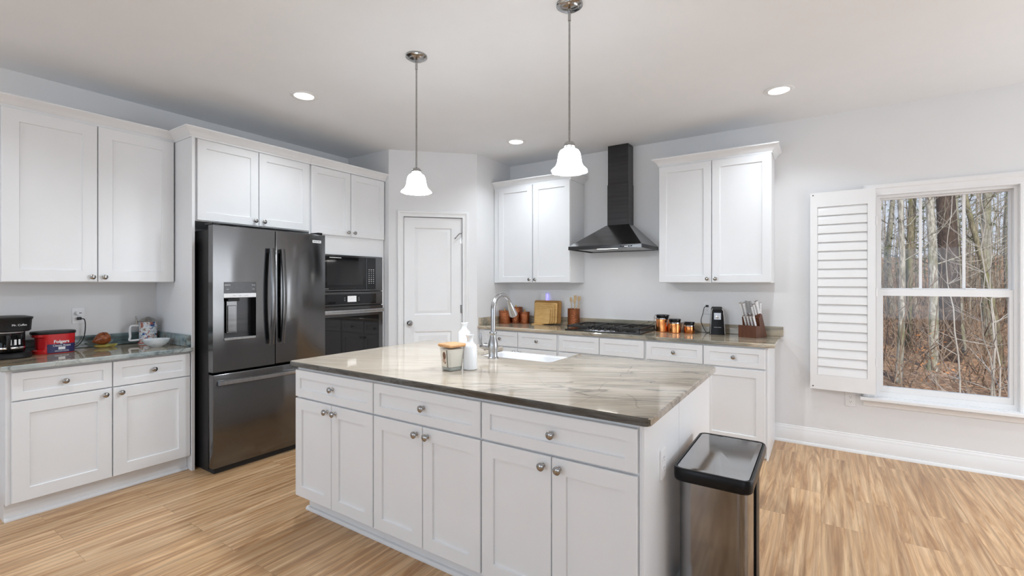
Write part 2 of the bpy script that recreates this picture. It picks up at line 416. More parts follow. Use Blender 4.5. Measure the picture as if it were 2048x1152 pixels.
M['glaze'] = speck('brown_glaze', (0.13, 0.030, 0.010), (0.30, 0.085, 0.025), 38, 0.1, bump=0.3)
M['leafdish'] = speck('leaf_glaze', (0.46, 0.27, 0.04), (0.40, 0.47, 0.16), 16, 0.15)
M['marble'] = speck('marbled_ceramic', (0.60, 0.66, 0.69), (0.82, 0.84, 0.85), 26, 0.15)
M['pewter'] = speck('pewter', (0.32, 0.31, 0.29), (0.5, 0.49, 0.46), 50, 0.35, 1.0)
def stein_mat():
    m = mat('painted_stoneware', (0.7, 0.7, 0.7), 0.15); t = NT(m); p = t.pos()
    a = t.noise(t.map(p, scale=(1, 1, 1.6)), 24, 4, 0.6); b = t.noise(t.map(p, loc=(4, 2, 1)), 30, 3); z = t.n('SeparateXYZ'); t.l(p, z.inputs[0])
    c = t.ramp(a, [(0.40, (0.04, 0.10, 0.26)), (0.47, (0.72, 0.77, 0.82)), (0.58, (0.74, 0.76, 0.76)), (0.66, (0.25, 0.16, 0.10))], 'LINEAR')
    c = t.mix(t.ramp(b, [(0.55, 0.0), (0.62, 0.85)]), c, (0.40, 0.10, 0.05))
    t.col(c); return m
M['stein'] = stein_mat()
# ------------------------------------------------------------------ the room
CEIL = 2.772; XL = -4.45; YB = 4.70; XR = 3.2; YR = -4.0

def holed(F, a0, a1, b0, b1, d0, d1, holes):
    bm = new()
    A = sorted({a0, a1, *[h[0] for h in holes], *[h[1] for h in holes]}); B = sorted({b0, b1, *[h[2] for h in holes], *[h[3] for h in holes]})
    V = {}
    def v(i, j, d):
        if (i, j, d) not in V: V[i, j, d] = bm.verts.new(F(A[i], B[j], d))
        return V[i, j, d]
    full = lambda i, j: 0 <= i < len(A) - 1 and 0 <= j < len(B) - 1 and not any(h[0] <= (A[i] + A[i + 1]) / 2 <= h[1] and h[2] <= (B[j] + B[j + 1]) / 2 <= h[3] for h in holes)
    for i in range(len(A) - 1):
        for j in range(len(B) - 1):
            if not full(i, j): continue
            for d in (d0, d1): bm.faces.new((v(i, j, d), v(i + 1, j, d), v(i + 1, j + 1, d), v(i, j + 1, d)))
            for di, dj, p, q in ((-1, 0, (0, 0), (0, 1)), (1, 0, (1, 0), (1, 1)), (0, -1, (0, 0), (1, 0)), (0, 1, (0, 1), (1, 1))):
                if not full(i + di, j + dj):
                    bm.faces.new((v(i + p[0], j + p[1], d0), v(i + q[0], j + q[1], d0), v(i + q[0], j + q[1], d1), v(i + p[0], j + p[1], d1)))
    return bm

bm = new(); box(bm, XL - 0.1, XR + 0.1, YR - 0.1, YB + 0.1, -0.08, 0); struct('floor', bm, M['floor'])
bm = new(); box(bm, XL - 0.1, XR + 0.1, YR - 0.1, YB + 0.1, CEIL, CEIL + 0.06); struct('ceiling', bm, M['ceil'])
WX0, WX1, WZ0, WZ1 = 0.372, 1.160, 0.470, 2.062
struct('wall_back', holed(FY(YB), XL - 0.1, XR + 0.1, 0, CEIL, -0.17, 0, [(WX0, WX1, WZ0, WZ1), (2.56, 3.14, 0.47, 2.06)]), M['wall'])
bm = new(); box(bm, XL - 0.1, XL, YR - 0.1, YB, 0, CEIL); struct('wall_left', bm, M['wall'])
struct('wall_right', holed(lambda a, b, d: Vector((XR - d, a, b)), YR - 0.1, YB, 0, CEIL, -0.1, 0, [(1.85, 4.35, 0.25, 2.25)]), M['wall'])
struct('wall_rear', holed(FYP(YR), XL, XR, 0, CEIL, -0.1, 0, [(-3.75, -1.45, 0.55, 2.15), (0.15, 2.45, 0.55, 2.15)]), M['wall'])
bm = new(); box(bm, XL, PA.x, 3.39, 3.50, 0, CEIL); struct('wall_pantry_front', bm, M['wall'])
bm = new(); box(bm, -3.24, -3.13, 4.05, YB, 0, CEIL); struct('wall_pantry_side', bm, M['wall'])
DL = (PB - PA).length
struct('wall_pantry', holed(FD, 0, DL, 0, CEIL, -0.12, 0, [(0.150, 0.775, 0, 2.075)]), M['wall'])

# baseboards
BP = [(0, 0), (0.030, 0), (0.030, 0.010), (0.024, 0.020), (0.0155, 0.023), (0.0155, 0.108), (0.0125, 0.113), (0.0125, 0.118), (0.010, 0.130), (0.006, 0.136), (0.006, 0.143), (0, 0.147)]
for nm, path, side in (('baseboard_back', [(-0.338, YB), (XR, YB)], 1), ('baseboard_right', [(XR, YR), (XR, YB)], -1), ('baseboard_left', [(XL, YR), (XL, 0.60)], 1), ('baseboard_rear', [(XL, YR), (XR, YR)], -1)):
    bm = new(); sweep(bm, path, BP, side); struct(nm, bm, M['trim'])
for s0, s1 in ((0.0, 0.090), (0.841, DL)):
    bm = new(); p, q = FD(s0, 0, 0), FD(s1, 0, 0); sweep(bm, [(p.x, p.y), (q.x, q.y)], BP, 1); struct('baseboard_pantry', bm, M['trim'])

# pantry door: casing, two-panel leaf, knob, hinges
def casing(bm, F, a0, a1, b1, w, b0=0.0, bottom=False):
    """stepped trim around an opening; outer edge w outside"""
    prof = [(0, 0), (0, 0.011), (0.012, 0.013), (0.016, 0.011), (w * 0.55, 0.014), (w * 0.62, 0.019), (w * 0.9, 0.021), (w, 0.016), (w, 0)]
    path = [(a0, b0), (a0, b1), (a1, b1), (a1, b0)]; outs = [(-1, 0), (-1, 1), (1, 1), (1, 0)]
    loft(bm, [[F(p[0] + o[0] * k, p[1] + o[1] * k, d) for k, d in prof] for p, o in zip(path, outs)])
bm = new(); casing(bm, FD, 0.152, 0.773, 2.073, 0.062); struct('trim_1', bm, M['trim'])
bm = new()
cells_a = [0.155, 0.262, 0.656, 0.770]; cells_b = [0.008, 0.215, 0.852, 1.031, 1.959, 2.068]
d0, d1 = -0.045, -0.010
V = {(i, j): bm.verts.new(FD(a, b, d1)) for i, a in enumerate(cells_a) for j, b in enumerate(cells_b)}
for i in range(3):
    for j in range(5):
        q = [V[i, j], V[i + 1, j], V[i + 1, j + 1], V[i, j + 1]]
        if i == 1 and j in (1, 3):
            last = q
            for k, d in ((0.012, -0.010), (0.026, 0.0), (0.040, 0.0045), (0.046, 0.004)):
                a0, a1, b0, b1 = cells_a[1] + k, cells_a[2] - k, cells_b[j] + k, cells_b[j + 1] - k
                nx = [bm.verts.new(FD(a, b, d1 - 0.006 + d if k > 0.012 else d1 - 0.010)) for a, b in ((a0, b0), (a1, b0), (a1, b1), (a0, b1))]
                for t in range(4): bm.faces.new((last[t], last[(t + 1) % 4], nx[(t + 1) % 4], nx[t]))
                last = nx
            bm.faces.new(last)
        else: bm.faces.new(q)
bk = [bm.verts.new(FD(a, b, d0)) for a, b in ((0.155, 0.008), (0.770, 0.008), (0.770, 2.068), (0.155, 2.068))]
bm.faces.new(bk[::-1])
rim = [[V[i, 0] for i in range(4)], [V[3, j] for j in range(6)], [V[i, 5] for i in (3, 2, 1, 0)], [V[0, j] for j in (5, 4, 3, 2, 1, 0)]]
for r, a, b in zip(rim, bk, bk[1:] + bk[:1]): bm.faces.new([a] + r + [b])
door = struct('door_1', bm, M['trim'])
bm = new(); o = FD(0.216, 0.943, -0.010)
lathe(bm, [(0.031, 0), (0.031, 0.004), (0.026, 0.008), (0.011, 0.011), (0.010, 0.028), (0.018, 0.034), (0.0265, 0.045), (0.0265, 0.054), (0.018, 0.064), (0.004, 0.067)], o, PN, 26)
obj('door_knob', bm, M['nickel'], door)
for z in (0.29, 1.088, 1.845):
    bm = new(); tube(bm, [FD(0.772, z - 0.045, 0.0), FD(0.772, z + 0.045, 0.0)], 0.0065, 10); fbox(bm, FD, 0.752, 0.772, z - 0.044, z + 0.044, -0.012, -0.008)
    obj('hinge', bm, M['nickel'], door)
bm = new(); tube(bm, curve([FD(0.772, 1.90, 0.0), FD(0.765, 1.905, 0.02), FD(0.735, 1.895, 0.045), FD(0.700, 1.855, 0.055), FD(0.690, 1.845, 0.05)], 6), 0.006, 8)
lathe(bm, [(0.011, 0), (0.011, 0.012)], FD(0.690, 1.845, 0.045), PN, 12); obj('hinge_stop', bm, M['nickel'], door)

# window 1: vinyl double-hung unit, muntins in the upper sash, casing, stool and apron
F = FY(YB)
bm = new(); casing(bm, F, WX0 - 0.004, WX1 + 0.004, WZ1 + 0.004, 0.088, WZ0 - 0.004); win_trim = struct('trim_2', bm, M['trim'])
win = struct('window_1', holed(F, WX0, WX1, WZ0, WZ1, -0.12, -0.018, [(WX0 + 0.020, WX1 - 0.020, WZ0 + 0.038, WZ1 - 0.018)]), M['trim'])
def sash(a0, a1, b0, b1, d0, d1, rl, rt, rb): return holed(F, a0, a1, b0, b1, d0, d1, [(a0 + rl, a1 - rl, b0 + rb, b1 - rt)])
up = obj('upper_sash', sash(WX0 + 0.0205, WX1 - 0.0205, 1.290, WZ1 - 0.0185, -0.100, -0.070, 0.012, 0.010, 0.040), M['trim'], win)
lo = obj('lower_sash', sash(WX0 + 0.0205, WX1 - 0.0205, WZ0 + 0.0385, 1.322, -0.066, -0.030, 0.020, 0.052, 0.042), M['trim'], win)
bm = new(); fbox(bm, F, 0.41, 1.125, 1.32, 2.04, -0.088, -0.084); obj('pane', bm, M['glass'], up)
bm = new(); fbox(bm, F, 0.42, 1.120, 0.53, 1.29, -0.052, -0.048); obj('pane', bm, M['glass'], lo)
for x in (0.645, 0.892):
    bm = new(); fbox(bm, F, x - 0.009, x + 0.009, 1.330, 2.033, -0.092, -0.079, 0.002); obj('muntin', bm, M['trim'], up)
for x in (0.62, 0.92):
    bm = new(); fbox(bm, F, x - 0.03, x + 0.03, 1.322, 1.334, -0.062, -0.036, 0.003); obj('sash_lock', bm, M['white_pl'], lo)
bm = new(); prism(bm, rrect(0.262, 1.272, -0.068, 0.018, 0.004, 2), 0.4405, 0.4655, 0.003, lambda a, b, d: Vector((a, YB + d, b)) if d > 0 else Vector((a, YB + d, b)))
struct('trim_3', bm, M['trim'])
bm = new(); loft(bm, [[F(a, b, d) for b, d in ((0.440, 0), (0.440, 0.018), (0.425, 0.026), (0.405, 0.014), (0.392, 0.013), (0.387, 0)) ] for a in (0.285, 1.249)])
struct('trim_4', bm, M['trim'])

bm = new(); casing(bm, F, 2.556, 3.144, 2.066, 0.050, 0.466); struct('trim_5', bm, M['trim'])
struct('window_5', holed(F, 2.56, 3.14, 0.47, 2.06, -0.12, -0.09, [(2.60, 3.10, 0.52, 1.27), (2.60, 3.10, 1.32, 2.02)]), M['trim'])  # unseen window, added as a frame for the dining fill lamp

# plantation shutter swung open against the wall
sh = thing('window_shutter', 'white louvred plantation shutter folded open against the wall beside the window', 'shutter', (0.14, 4.63, 0.49))
S0, S1, SZ0, SZ1 = -0.075, 0.357, 0.494, 2.118
FS = lambda a, b, d: Vector((a, 4.637 + (a - S1) * -0.03 - d, b))
bm = holed(FS, S0, S1, SZ0, SZ1, -0.014, 0.014, [(S0 + 0.052, S1 - 0.050, 0.612, 1.998)])
obj('frame', bm, M['trim'], sh)
nsl = 19; ph = (1.998 - 0.612) / nsl
for k in range(nsl):
    bm = new(); zc = 0.612 + ph * (k + 0.5)
    pr = [(-0.0400, 0.0095), (-0.036, 0.0130), (0.0, 0.0085), (0.034, 0.0020), (0.0385, -0.001), (0.0385, -0.006), (-0.034, 0.0055)]
    loft(bm, [[FS(a, zc + b * ph / 0.078, d) for b, d in pr] for a in (S0 + 0.0535, S1 - 0.0515)]); obj('slat', bm, M['trim'], sh)
for z in (0.516, 2.098):
    bm = new(); lathe(bm, [(0.005, 0), (0.005, 0.002)], FS(S0 + 0.020, z, 0.014), (0, -1, 0), 12); obj('magnet_screw', bm, M['dark'], sh)
for z in (0.75, 1.30, 1.86):
    bm = new(); tube(bm, [FS(S1 + 0.006, z - 0.035, 0.0), FS(S1 + 0.006, z + 0.035, 0.0)], 0.005, 8); obj('hinge', bm, M['trim'], sh)

# added unseen windows behind the camera and at its side: frames only, holding fill lamps
for n, (F2, a0, a1, b0, b1) in enumerate(((lambda a, b, d: Vector((XR - d, a, b)), 1.85, 4.35, 0.25, 2.25), (FYP(YR), -3.75, -1.45, 0.55, 2.15), (FYP(YR), 0.15, 2.45, 0.55, 2.15))):
    am = (a0 + a1) / 2
    struct('window_%d' % (n + 2), holed(F2, a0, a1, b0, b1, -0.09, -0.07, [(a0 + 0.05, am - 0.03, b0 + 0.05, b1 - 0.05), (am + 0.03, a1 - 0.05, b0 + 0.05, b1 - 0.05)]), M['trim'])

# ------------------------------------------------------------------ cabinets
CROWN = [(0, 0), (0.004, 0), (0.004, 0.014), (0.010, 0.018), (0.016, 0.030), (0.030, 0.046), (0.046, 0.056), (0.050, 0.060), (0.054, 0.060), (0.054, 0.070), (0, 0.070)]
def cabinet(name, label, cat, F, a0, a1, b0, b1, depth, doors=(), drawers=(), group=None, toe=None, body=True, rail=0.062, drail=0.045):
    base = F((a0 + a1) / 2, b0, 0); t = thing(name, label, cat, tuple(base), group)
    bb = b0 + 0.105 if toe else b0
    bm = new(); fbox(bm, F, a0, a1, bb, b1, -depth, 0, 0.0015); obj('body', bm, M['cab'], t)
    if toe:
        bm = new(); fbox(bm, F, a0 + toe[1], a1 - toe[2], b0, bb, -depth, -toe[0])
        f0 = -toe[0]
        loft(bm, [[F(a, b, d) for b, d in ((b0, f0), (b0, f0 + 0.018), (b0 + 0.008, f0 + 0.018), (b0 + 0.017, f0 + 0.011), (b0 + 0.02, f0))] for a in (a0 + toe[1] - (0.012 if toe[1] else 0), a1 - toe[2])])
        obj('toe_kick', bm, M['cab'], t)
    for kind, lst, rl in (('door', doors, rail), ('drawer', drawers, drail)):
        for x in lst:
            bm = new(); shaker(bm, F, x[0], x[1], x[2], x[3], 0.001, 0.020, rl); o = obj(kind, bm, M['cab'], t)
            if len(x) > 4 and x[4]: knob(o, F, x[4][0], x[4][1], 0.020 - (0.009 if kind == 'drawer' else 0), M['nickel'])
    return t
def crown(t, path, z, side=1):
    bm = new(); sweep(bm, path, [(o, z + h) for o, h in CROWN], side); return obj('crown_moulding', bm, M['cab'], t)

# left wall
FL = FX(-4.12)
t = cabinet('upper_cabinet', 'white two-door upper cabinet above the coffee maker, on the wall left of the refrigerator', 'cabinet', FL, 0.648, 1.556, 1.376, 2.4395, 0.3285,
            [(0.655, 1.101, 1.380, 2.437, (1.072, 1.412)), (1.107, 1.552, 1.380, 2.437, (1.136, 1.412))], rail=0.075)
crown(t, [(-4.118, 0.640), (-4.118, 1.5555)], 2.440)
FB = FX(-3.86)
t = cabinet('base_cabinet', 'white base cabinet with two drawers over two doors, under the coffee maker counter', 'cabinet', FB, 0.632, 1.560, 0, 0.874, 0.589,
            [(0.654, 1.106, 0.112, 0.690, (1.068, 0.655)), (1.112, 1.556, 0.112, 0.690, (1.150, 0.655))],
            [(0.654, 1.106, 0.697, 0.860, (0.880, 0.778)), (1.112, 1.556, 0.697, 0.860, (1.334, 0.778))], toe=(0.046, 0.0, 0.0), rail=0.072)

# refrigerator surround and oven tower
FT = FX(-3.86)
t = cabinet('refrigerator_cabinet', 'white cabinet with tall side panel and two short doors, over the refrigerator', 'cabinet', FT, 1.586, 2.512, 1.832, 2.446, 0.588,
            [(1.604, 2.054, 1.838, 2.440, (2.022, 1.875)), (2.060, 2.508, 1.838, 2.440, (2.094, 1.875))])
bm = new(); fbox(bm, FX(-3.83), 1.5625, 1.5825, 0, 2.446, -0.619, 0, 0.001); obj('side_panel', bm, M['cab'], t)
crown(t, [(-4.446, 1.5605), (-3.838, 1.5605), (-3.838, 2.5135)], 2.440)
t = cabinet('oven_cabinet', 'tall white oven cabinet between the refrigerator and the pantry wall', 'cabinet', FT, 2.516, 3.384, 1.640, 2.446, 0.588,
            [(2.530, 2.952, 1.822, 2.438, (2.918, 1.86)), (2.958, 3.374, 1.822, 2.438, (2.992, 1.86))])
for nm, a0, a1, b0, b1 in (('side_panel', 2.516, 2.536, 0, 1.639), ('side_panel', 3.346, 3.384, 0, 1.639)):
    bm = new(); fbox(bm, FT, a0, a1, b0, b1, -0.588, 0, 0.001); obj(nm, bm, M['cab'], t)
bm = new(); fbox(bm, FT, 2.537, 3.345, 0.10, 0.42, -0.588, 0, 0.001); obj('lower_box', bm, M['cab'], t)
bm = new(); shaker(bm, FT, 2.545, 3.338, 0.115, 0.41, 0.001, 0.020, 0.06); dr = obj('drawer', bm, M['cab'], t); knob(dr, FT, 2.94, 0.27, 0.012, M['nickel'])
bm = new(); fbox(bm, FT, 2.537, 3.345, 0.0, 0.10, -0.588, -0.05); obj('toe_kick', bm, M['cab'], t)
crown(t, [(-3.838, 2.5145), (-3.838, 3.388)], 2.440)

# back wall uppers
FU = FY(4.37)
t = cabinet('upper_cabinet', 'white two-door upper cabinet in the corner between the pantry door wall and the hood', 'cabinet', FU, -3.126, -2.158, 1.372, 2.446, 0.328,
            [(-3.055, -2.612, 1.376, 2.436, (-2.640, 1.408)), (-2.600, -2.160, 1.376, 2.436, (-2.570, 1.408))])
crown(t, [(-3.126, 4.368), (-2.156, 4.368), (-2.156, 4.698)], 2.440, 1)
t = cabinet('upper_cabinet', 'white two-door upper cabinet above the knife block, between the hood and the window', 'cabinet', FU, -1.250, -0.338, 1.372, 2.446, 0.328,
            [(-1.246, -0.797, 1.376, 2.436, (-0.827, 1.408)), (-0.791, -0.342, 1.376, 2.436, (-0.761, 1.408))])
crown(t, [(-1.252, 4.698), (-1.252, 4.368), (-0.336, 4.368), (-0.336, 4.698)], 2.440, 1)

# back wall bases
FK = FY(4.09)
def base3(label, a0, a1, l0, l1, r0, r1, knobs=True):
    m = (l1 + r0) / 2
    return cabinet('base_cabinet', label, 'cabinet', FK, a0, a1, 0, 0.874, 0.608,
        [(l0, l1, 0.112, 0.692, (l1 - 0.035, 0.655)), (r0, r1, 0.112, 0.692, (r0 + 0.035, 0.655))],
        [(l0, l1, 0.705, 0.860, ((l0 + l1) / 2, 0.782) if knobs else None), (r0, r1, 0.705, 0.860, ((r0 + r1) / 2, 0.782) if knobs else None)], toe=(0.06, 0, 0), rail=0.062)
base3('white base cabinet under the copper canisters, drawers with knobs, next to the pantry wall', -3.126, -2.150, -3.060, -2.622, -2.614, -2.166)
base3('white base cabinet under the cooktop with two knobless drawer fronts', -2.149, -1.290, -2.138, -1.722, -1.714, -1.300, knobs=False)
t = base3('white base cabinet under the knife block, at the window end of the back counter', -1.289, -0.350, -1.278, -0.812, -0.804, -0.357)
bm = new(); fbox(bm, FK, -0.3495, -0.336, 0, 0.874, -0.608, 0.0, 0.001); obj('end_panel', bm, M['cab'], t)

# island: three fronts towards the camera, a sink cabinet behind, panelled end
FI = FY(1.635)
isl = ((-2.611, -1.927, 'farthest along the island front, nearest the refrigerator'), (-1.919, -1.232, 'in the middle of the island front'), (-1.224, -0.540, 'at the island corner beside the steel trash can'))
for a0, a1, w in isl:
    m = (a0 + a1) / 2
    cabinet('island_cabinet', 'white cabinet, one drawer over two doors, ' + w, 'cabinet', FI, a0 - 0.0035, a1 + 0.0035, 0, 0.874, 0.55,
            [(a0, m - 0.002, 0.112, 0.690, (m - 0.036, 0.652)), (m + 0.002, a1, 0.112, 0.690, (m + 0.036, 0.652))],
            [(a0, a1, 0.700, 0.858, (m, 0.779))], group='island front cabinets', toe=(0.062, 0.02 if a0 < -2.6 else 0, 0), rail=0.062)
FJ = FYP(2.775)
t = thing('sink_cabinet', 'white cabinet row on the sink side of the island, facing the cooktop', 'cabinet', (-1.6, 2.5, 0))
bm = holed(lambda a, b, d: Vector((a, d, b)), -2.614, -0.537, 0.105, 0.874, 2.188, 2.775, [(-1.955, -1.315, 0.60, 0.874)])
obj('body', bm, M['cab'], t)
bm = new(); box(bm, -2.59, -0.537, 2.188, 2.71, 0, 0.105); obj('toe_kick', bm, M['cab'], t)
for a0, a1, b1 in ((-2.608, -1.962, 0.86), (-1.955, -1.638, 0.59), (-1.632, -1.315, 0.59), (-1.308, -0.925, 0.86), (-0.919, -0.543, 0.86)):
    bm = new(); shaker(bm, FJ, a0, a1, 0.112, b1, 0.001, 0.020); o = obj('door', bm, M['cab'], t); knob(o, FJ, a1 - 0.035, b1 - 0.06, 0.020, M['nickel'])
t = thing('island_end_panel', 'white panelled end of the island behind the steel trash can', 'panel', (-0.53, 2.2, 0))
FE = FX(-0.5355)
bm = new(); fbox(bm, FE, 1.632, 2.775, 0, 0.874, 0.0, 0.006); obj('backing', bm, M['cab'], t)
for a0, a1 in ((1.630, 2.109), (2.114, 2.776)):
    bm = new(); fbox(bm, FE, a0, a1, 0.0, 0.873, 0.0065, 0.0175, 0.001); obj('panel', bm, M['cab'], t)
bm = new(); loft(bm, [[FE(a, b, d) for b, d in ((0.0, 0.018), (0.0, 0.034), (0.010, 0.034), (0.020, 0.024), (0.110, 0.023), (0.118, 0.018))] for a in (1.630, 2.776)]); obj('baseboard', bm, M['cab'], t)

# ------------------------------------------------------------------ worktops
def worktop(name, label, poly, m, z0=0.8745, z1=0.905, loc=None):
    bm = new(); prism(bm, poly, z0, z1, 0.005); c = loc or poly[0]
    t = thing(name, label, 'countertop', (c[0], c[1], z0)); obj('slab', bm, m, t); return t
t = worktop('countertop', 'teal and brown stone counter under the coffee maker with short backsplash', [(-4.4485, 0.604), (-3.803, 0.604), (-3.803, 1.5605), (-4.4485, 1.5605)], [M['stone_left'], M['stone_pale_edge']])
for f_ in t.children[0].data.polygons:
    if f_.normal.x > 0.6: f_.material_index = 1
bm = new(); box(bm, -4.449, -4.429, 0.604, 1.5605, 0.9055, 0.992, 0.003); obj('backsplash', bm, M['stone_splash'], t)
bm = new(); box(bm, -4.428, -3.84, 1.541, 1.5605, 0.9055, 0.992, 0.003); obj('backsplash', bm, M['stone_splash'], t)
t = worktop('countertop', 'grey-green stone counter along the back wall, holding the cooktop and knife block', [(-3.1285, 4.055), (-0.290, 4.055), (-0.290, 4.6985), (-3.1285, 4.6985)], M['stone_back'])
bm = new(); box(bm, -3.1285, -0.272, 4.679, 4.6985, 0.9055, 0.990, 0.003); obj('backsplash', bm, M['stone_back'], t)
bm = new(); box(bm, -3.1285, -3.109, 4.075, 4.678, 0.9055, 0.990, 0.003); obj('backsplash', bm, M['stone_back'], t)
def arc(cx, cy, r, a0, a1, n=6): return [(cx + r * math.cos(math.radians(a0 + (a1 - a0) * k / n)), cy + r * math.sin(math.radians(a0 + (a1 - a0) * k / n))) for k in range(n + 1)]
r = 0.03; X0, X1, Y0, Y1 = -2.668, -0.488, 1.602, 2.822
SX0, SX1, SY0 = -1.940, -1.333, 2.420
poly = arc(X0 + r, Y0 + r, r, 180, 270) + arc(X1 - r, Y0 + r, r, 270, 360) + arc(X1 - r, Y1 - r, r, 0, 90) + [(SX1, Y1)] + arc(SX1 - 0.025, SY0 + 0.025, 0.025, 0, -90, 4) + arc(SX0 + 0.025, SY0 + 0.025, 0.025, 270, 180, 4) + [(SX0, Y1)] + arc(X0 + r, Y1 - r, r, 90, 180)
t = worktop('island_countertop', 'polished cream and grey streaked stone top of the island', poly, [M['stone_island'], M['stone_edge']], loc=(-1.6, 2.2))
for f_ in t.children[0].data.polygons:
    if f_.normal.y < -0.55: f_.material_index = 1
# farmhouse sink
t = thing('sink', 'white farmhouse sink set into the far side of the island top', 'sink', (-1.636, 2.62, 0.62))
bm = new()
ro = rrect(SX0 - 0.012, SX1 + 0.012, SY0 - 0.012, 2.838, 0.015, 3); ri = rrect(SX0 + 0.012, SX1 - 0.012, SY0 + 0.010, 2.800, 0.03, 3)
rm = rrect(SX0 + 0.004, SX1 - 0.004, SY0 + 0.002, 2.808, 0.03, 3); rb = rrect(SX0 + 0.03, SX1 - 0.03, SY0 + 0.03, 2.78, 0.05, 3)
P3 = lambda R, z: [Vector((p[0], p[1], z)) for p in R]
loft(bm, [P3(ro, 0.65), P3(ro, 0.870), P3(offset_poly(ro, -0.004), 0.874), P3(rm, 0.874), P3(ri, 0.866), P3(ri, 0.69), P3(rb, 0.67)]); obj('basin', bm, M['sink'], t)
bm = new(); lathe(bm, [(0.045, 0), (0.045, 0.004), (0.03, 0.005), (0.028, 0.001)], (-1.636, 2.63, 0.671), seg=20); obj('drain', bm, M['steel'], t)
# ------------------------------------------------------------------ refrigerator
t = thing('refrigerator', 'black stainless french door refrigerator with water dispenser and bottom freezer drawer', 'refrigerator', (-3.98, 2.05, 0))
FZ = FX(-3.60)
bm = new(); box(bm, -4.40, -3.695, 1.612, 2.498, 0.02, 1.758, 0.004); obj('body', bm, M['black'], t)
bm = new(); box(bm, -4.38, -3.63, 1.62, 2.49, 0.0, 0.05, 0.004); obj('base_grille', bm, M['dark'], t)
def fdoor(name, a0, a1, b0, b1, hole=None):
    bm = new()
    if hole: bm.free(); bm = holed(FZ, a0, a1, b0, b1, -0.068, 0, [hole])
    else: fbox(bm, FZ, a0, a1, b0, b1, -0.068, 0, 0.006, seg=2)
    return obj(name, bm, M['bss'], t)
HOLE = (1.674, 1.906, 0.952, 1.378)
dl = fdoor('door', 1.602, 2.053, 0.732, 1.786, HOLE)
dr = fdoor('door', 2.059, 2.505, 0.732, 1.786)
fz = fdoor('freezer_drawer', 1.602, 2.505, 0.045, 0.715)
def bow(parent, p0, p1, bulge, w, th, m):
    """a flat bowed bar handle with two feet, from p0 to p1 on the door frame"""
    bm = new(); n = 14; rings = []
    P0, P1 = Vector(p0), Vector(p1); up = (P1 - P0).normalized(); sd = Vector((0, up.z, -up.y)) if abs(up.z) > 0.5 else Vector((0, 0, 1))
    for k in range(n + 1):
        s = k / n; o = P0.lerp(P1, s) + Vector((0.030 + bulge * math.sin(math.pi * s), 0, 0))
        rings.append([o + sd * (w / 2 * x) + Vector((th * y, 0, 0)) for x, y in ((-1, 0), (-0.75, 0.8), (0, 1), (0.75, 0.8), (1, 0), (0.75, -0.6), (-0.75, -0.6))])
    loft(bm, rings)
    for q, sgn in ((P0, 1), (P1, -1)):
        for _ in (0,):
            c = q + up * sgn * 0.02
            loft(bm, [[c + Vector((x, 0, 0)) + sd * (w * 0.4 * a) + up * (0.016 * b) for a, b in ((-1, -1), (1, -1), (1, 1), (-1, 1))] for x in (0.0, 0.034)])
    return obj('handle', bm, m, parent)
bow(dl, (-3.60, 2.010, 0.895), (-3.60, 2.010, 1.642), 0.030, 0.037, 0.012, M['bss'])
bow(dr, (-3.60, 2.098, 0.895), (-3.60, 2.098, 1.642), 0.030, 0.037, 0.012, M['bss'])
bow(fz, (-3.60, 1.630, 0.655), (-3.60, 2.477, 0.655), 0.022, 0.036, 0.012, M['steel'])
bm = new(); fbox(bm, FZ, 1.6745, 1.9055, 1.296, 1.3775, -0.03, 0.002, 0.002); obj('dispenser_panel', bm, M['panel_grey'], dl)
bm = new(); fbox(bm, FZ, 1.6745, 1.9055, 1.264, 1.2955, -0.03, 0.003, 0.002); obj('dispenser_strip', bm, M['silver'], dl)
bm = new(); R0 = [(1.6745, 0.9525), (1.9055, 0.9525), (1.9055, 1.2635), (1.6745, 1.2635)]
loft(bm, [[FZ(a, b, d) for a, b in R0] for d in (-0.001, -0.066)], cap0=False); obj('dispenser_recess', bm, M['hood_steel'], dl)
bm = new(); fbox(bm, FZ, 1.6765, 1.9035, 0.9535, 0.972, -0.06, 0.006, 0.002); obj('drip_tray', bm, M['steel'], dl)
bm = new(); fbox(bm, FZ, 1.715, 1.792, 1.000, 1.250, -0.058, -0.050, 0.003); fbox(bm, FZ, 1.722, 1.785, 1.008, 1.205, -0.050, -0.044, 0.003); obj('dispenser_lever', bm, M['hood_face'], dl)
bm = new(); fbox(bm, FZ, 1.712, 1.795, 1.236, 1.258, -0.060, -0.020, 0.003); obj('dispenser_nozzle', bm, M['black'], dl)
for nm, s, a, b, sz in (('lettering', 'MEASURED FILL', 1.700, 1.356, 0.0075), ('lettering', 'LIGHT', 1.700, 1.325, 0.0075), ('lettering', 'PURE AIR', 1.885, 1.356, 0.0075), ('lettering', 'LOCK', 1.885, 1.325, 0.0075)):
    text(nm, s, FZ, a, b, 0.0021, sz, M['white_print'], dl, 0.8)
text('lettering', 'Water    Cubed    Crushed', FZ, 1.79, 1.279, 0.0031, 0.010, M['grey_print'], dl)
bm = new(); fbox(bm, FZ, 2.380, 2.462, 1.712, 1.735, 0.0, 0.003, 0.001); obj('badge', bm, M['silver'], dr)
text('lettering', 'FRIGIDAIRE', FZ, 2.421, 1.7235, 0.0031, 0.0135, M['dark'], dr, 0.95)
for y in (1.63, 2.47):
    bm = new(); box(bm, -3.74, -3.62, y - 0.022, y + 0.022, 1.788, 1.806, 0.004); obj('hinge_cover', bm, M['black'], t)

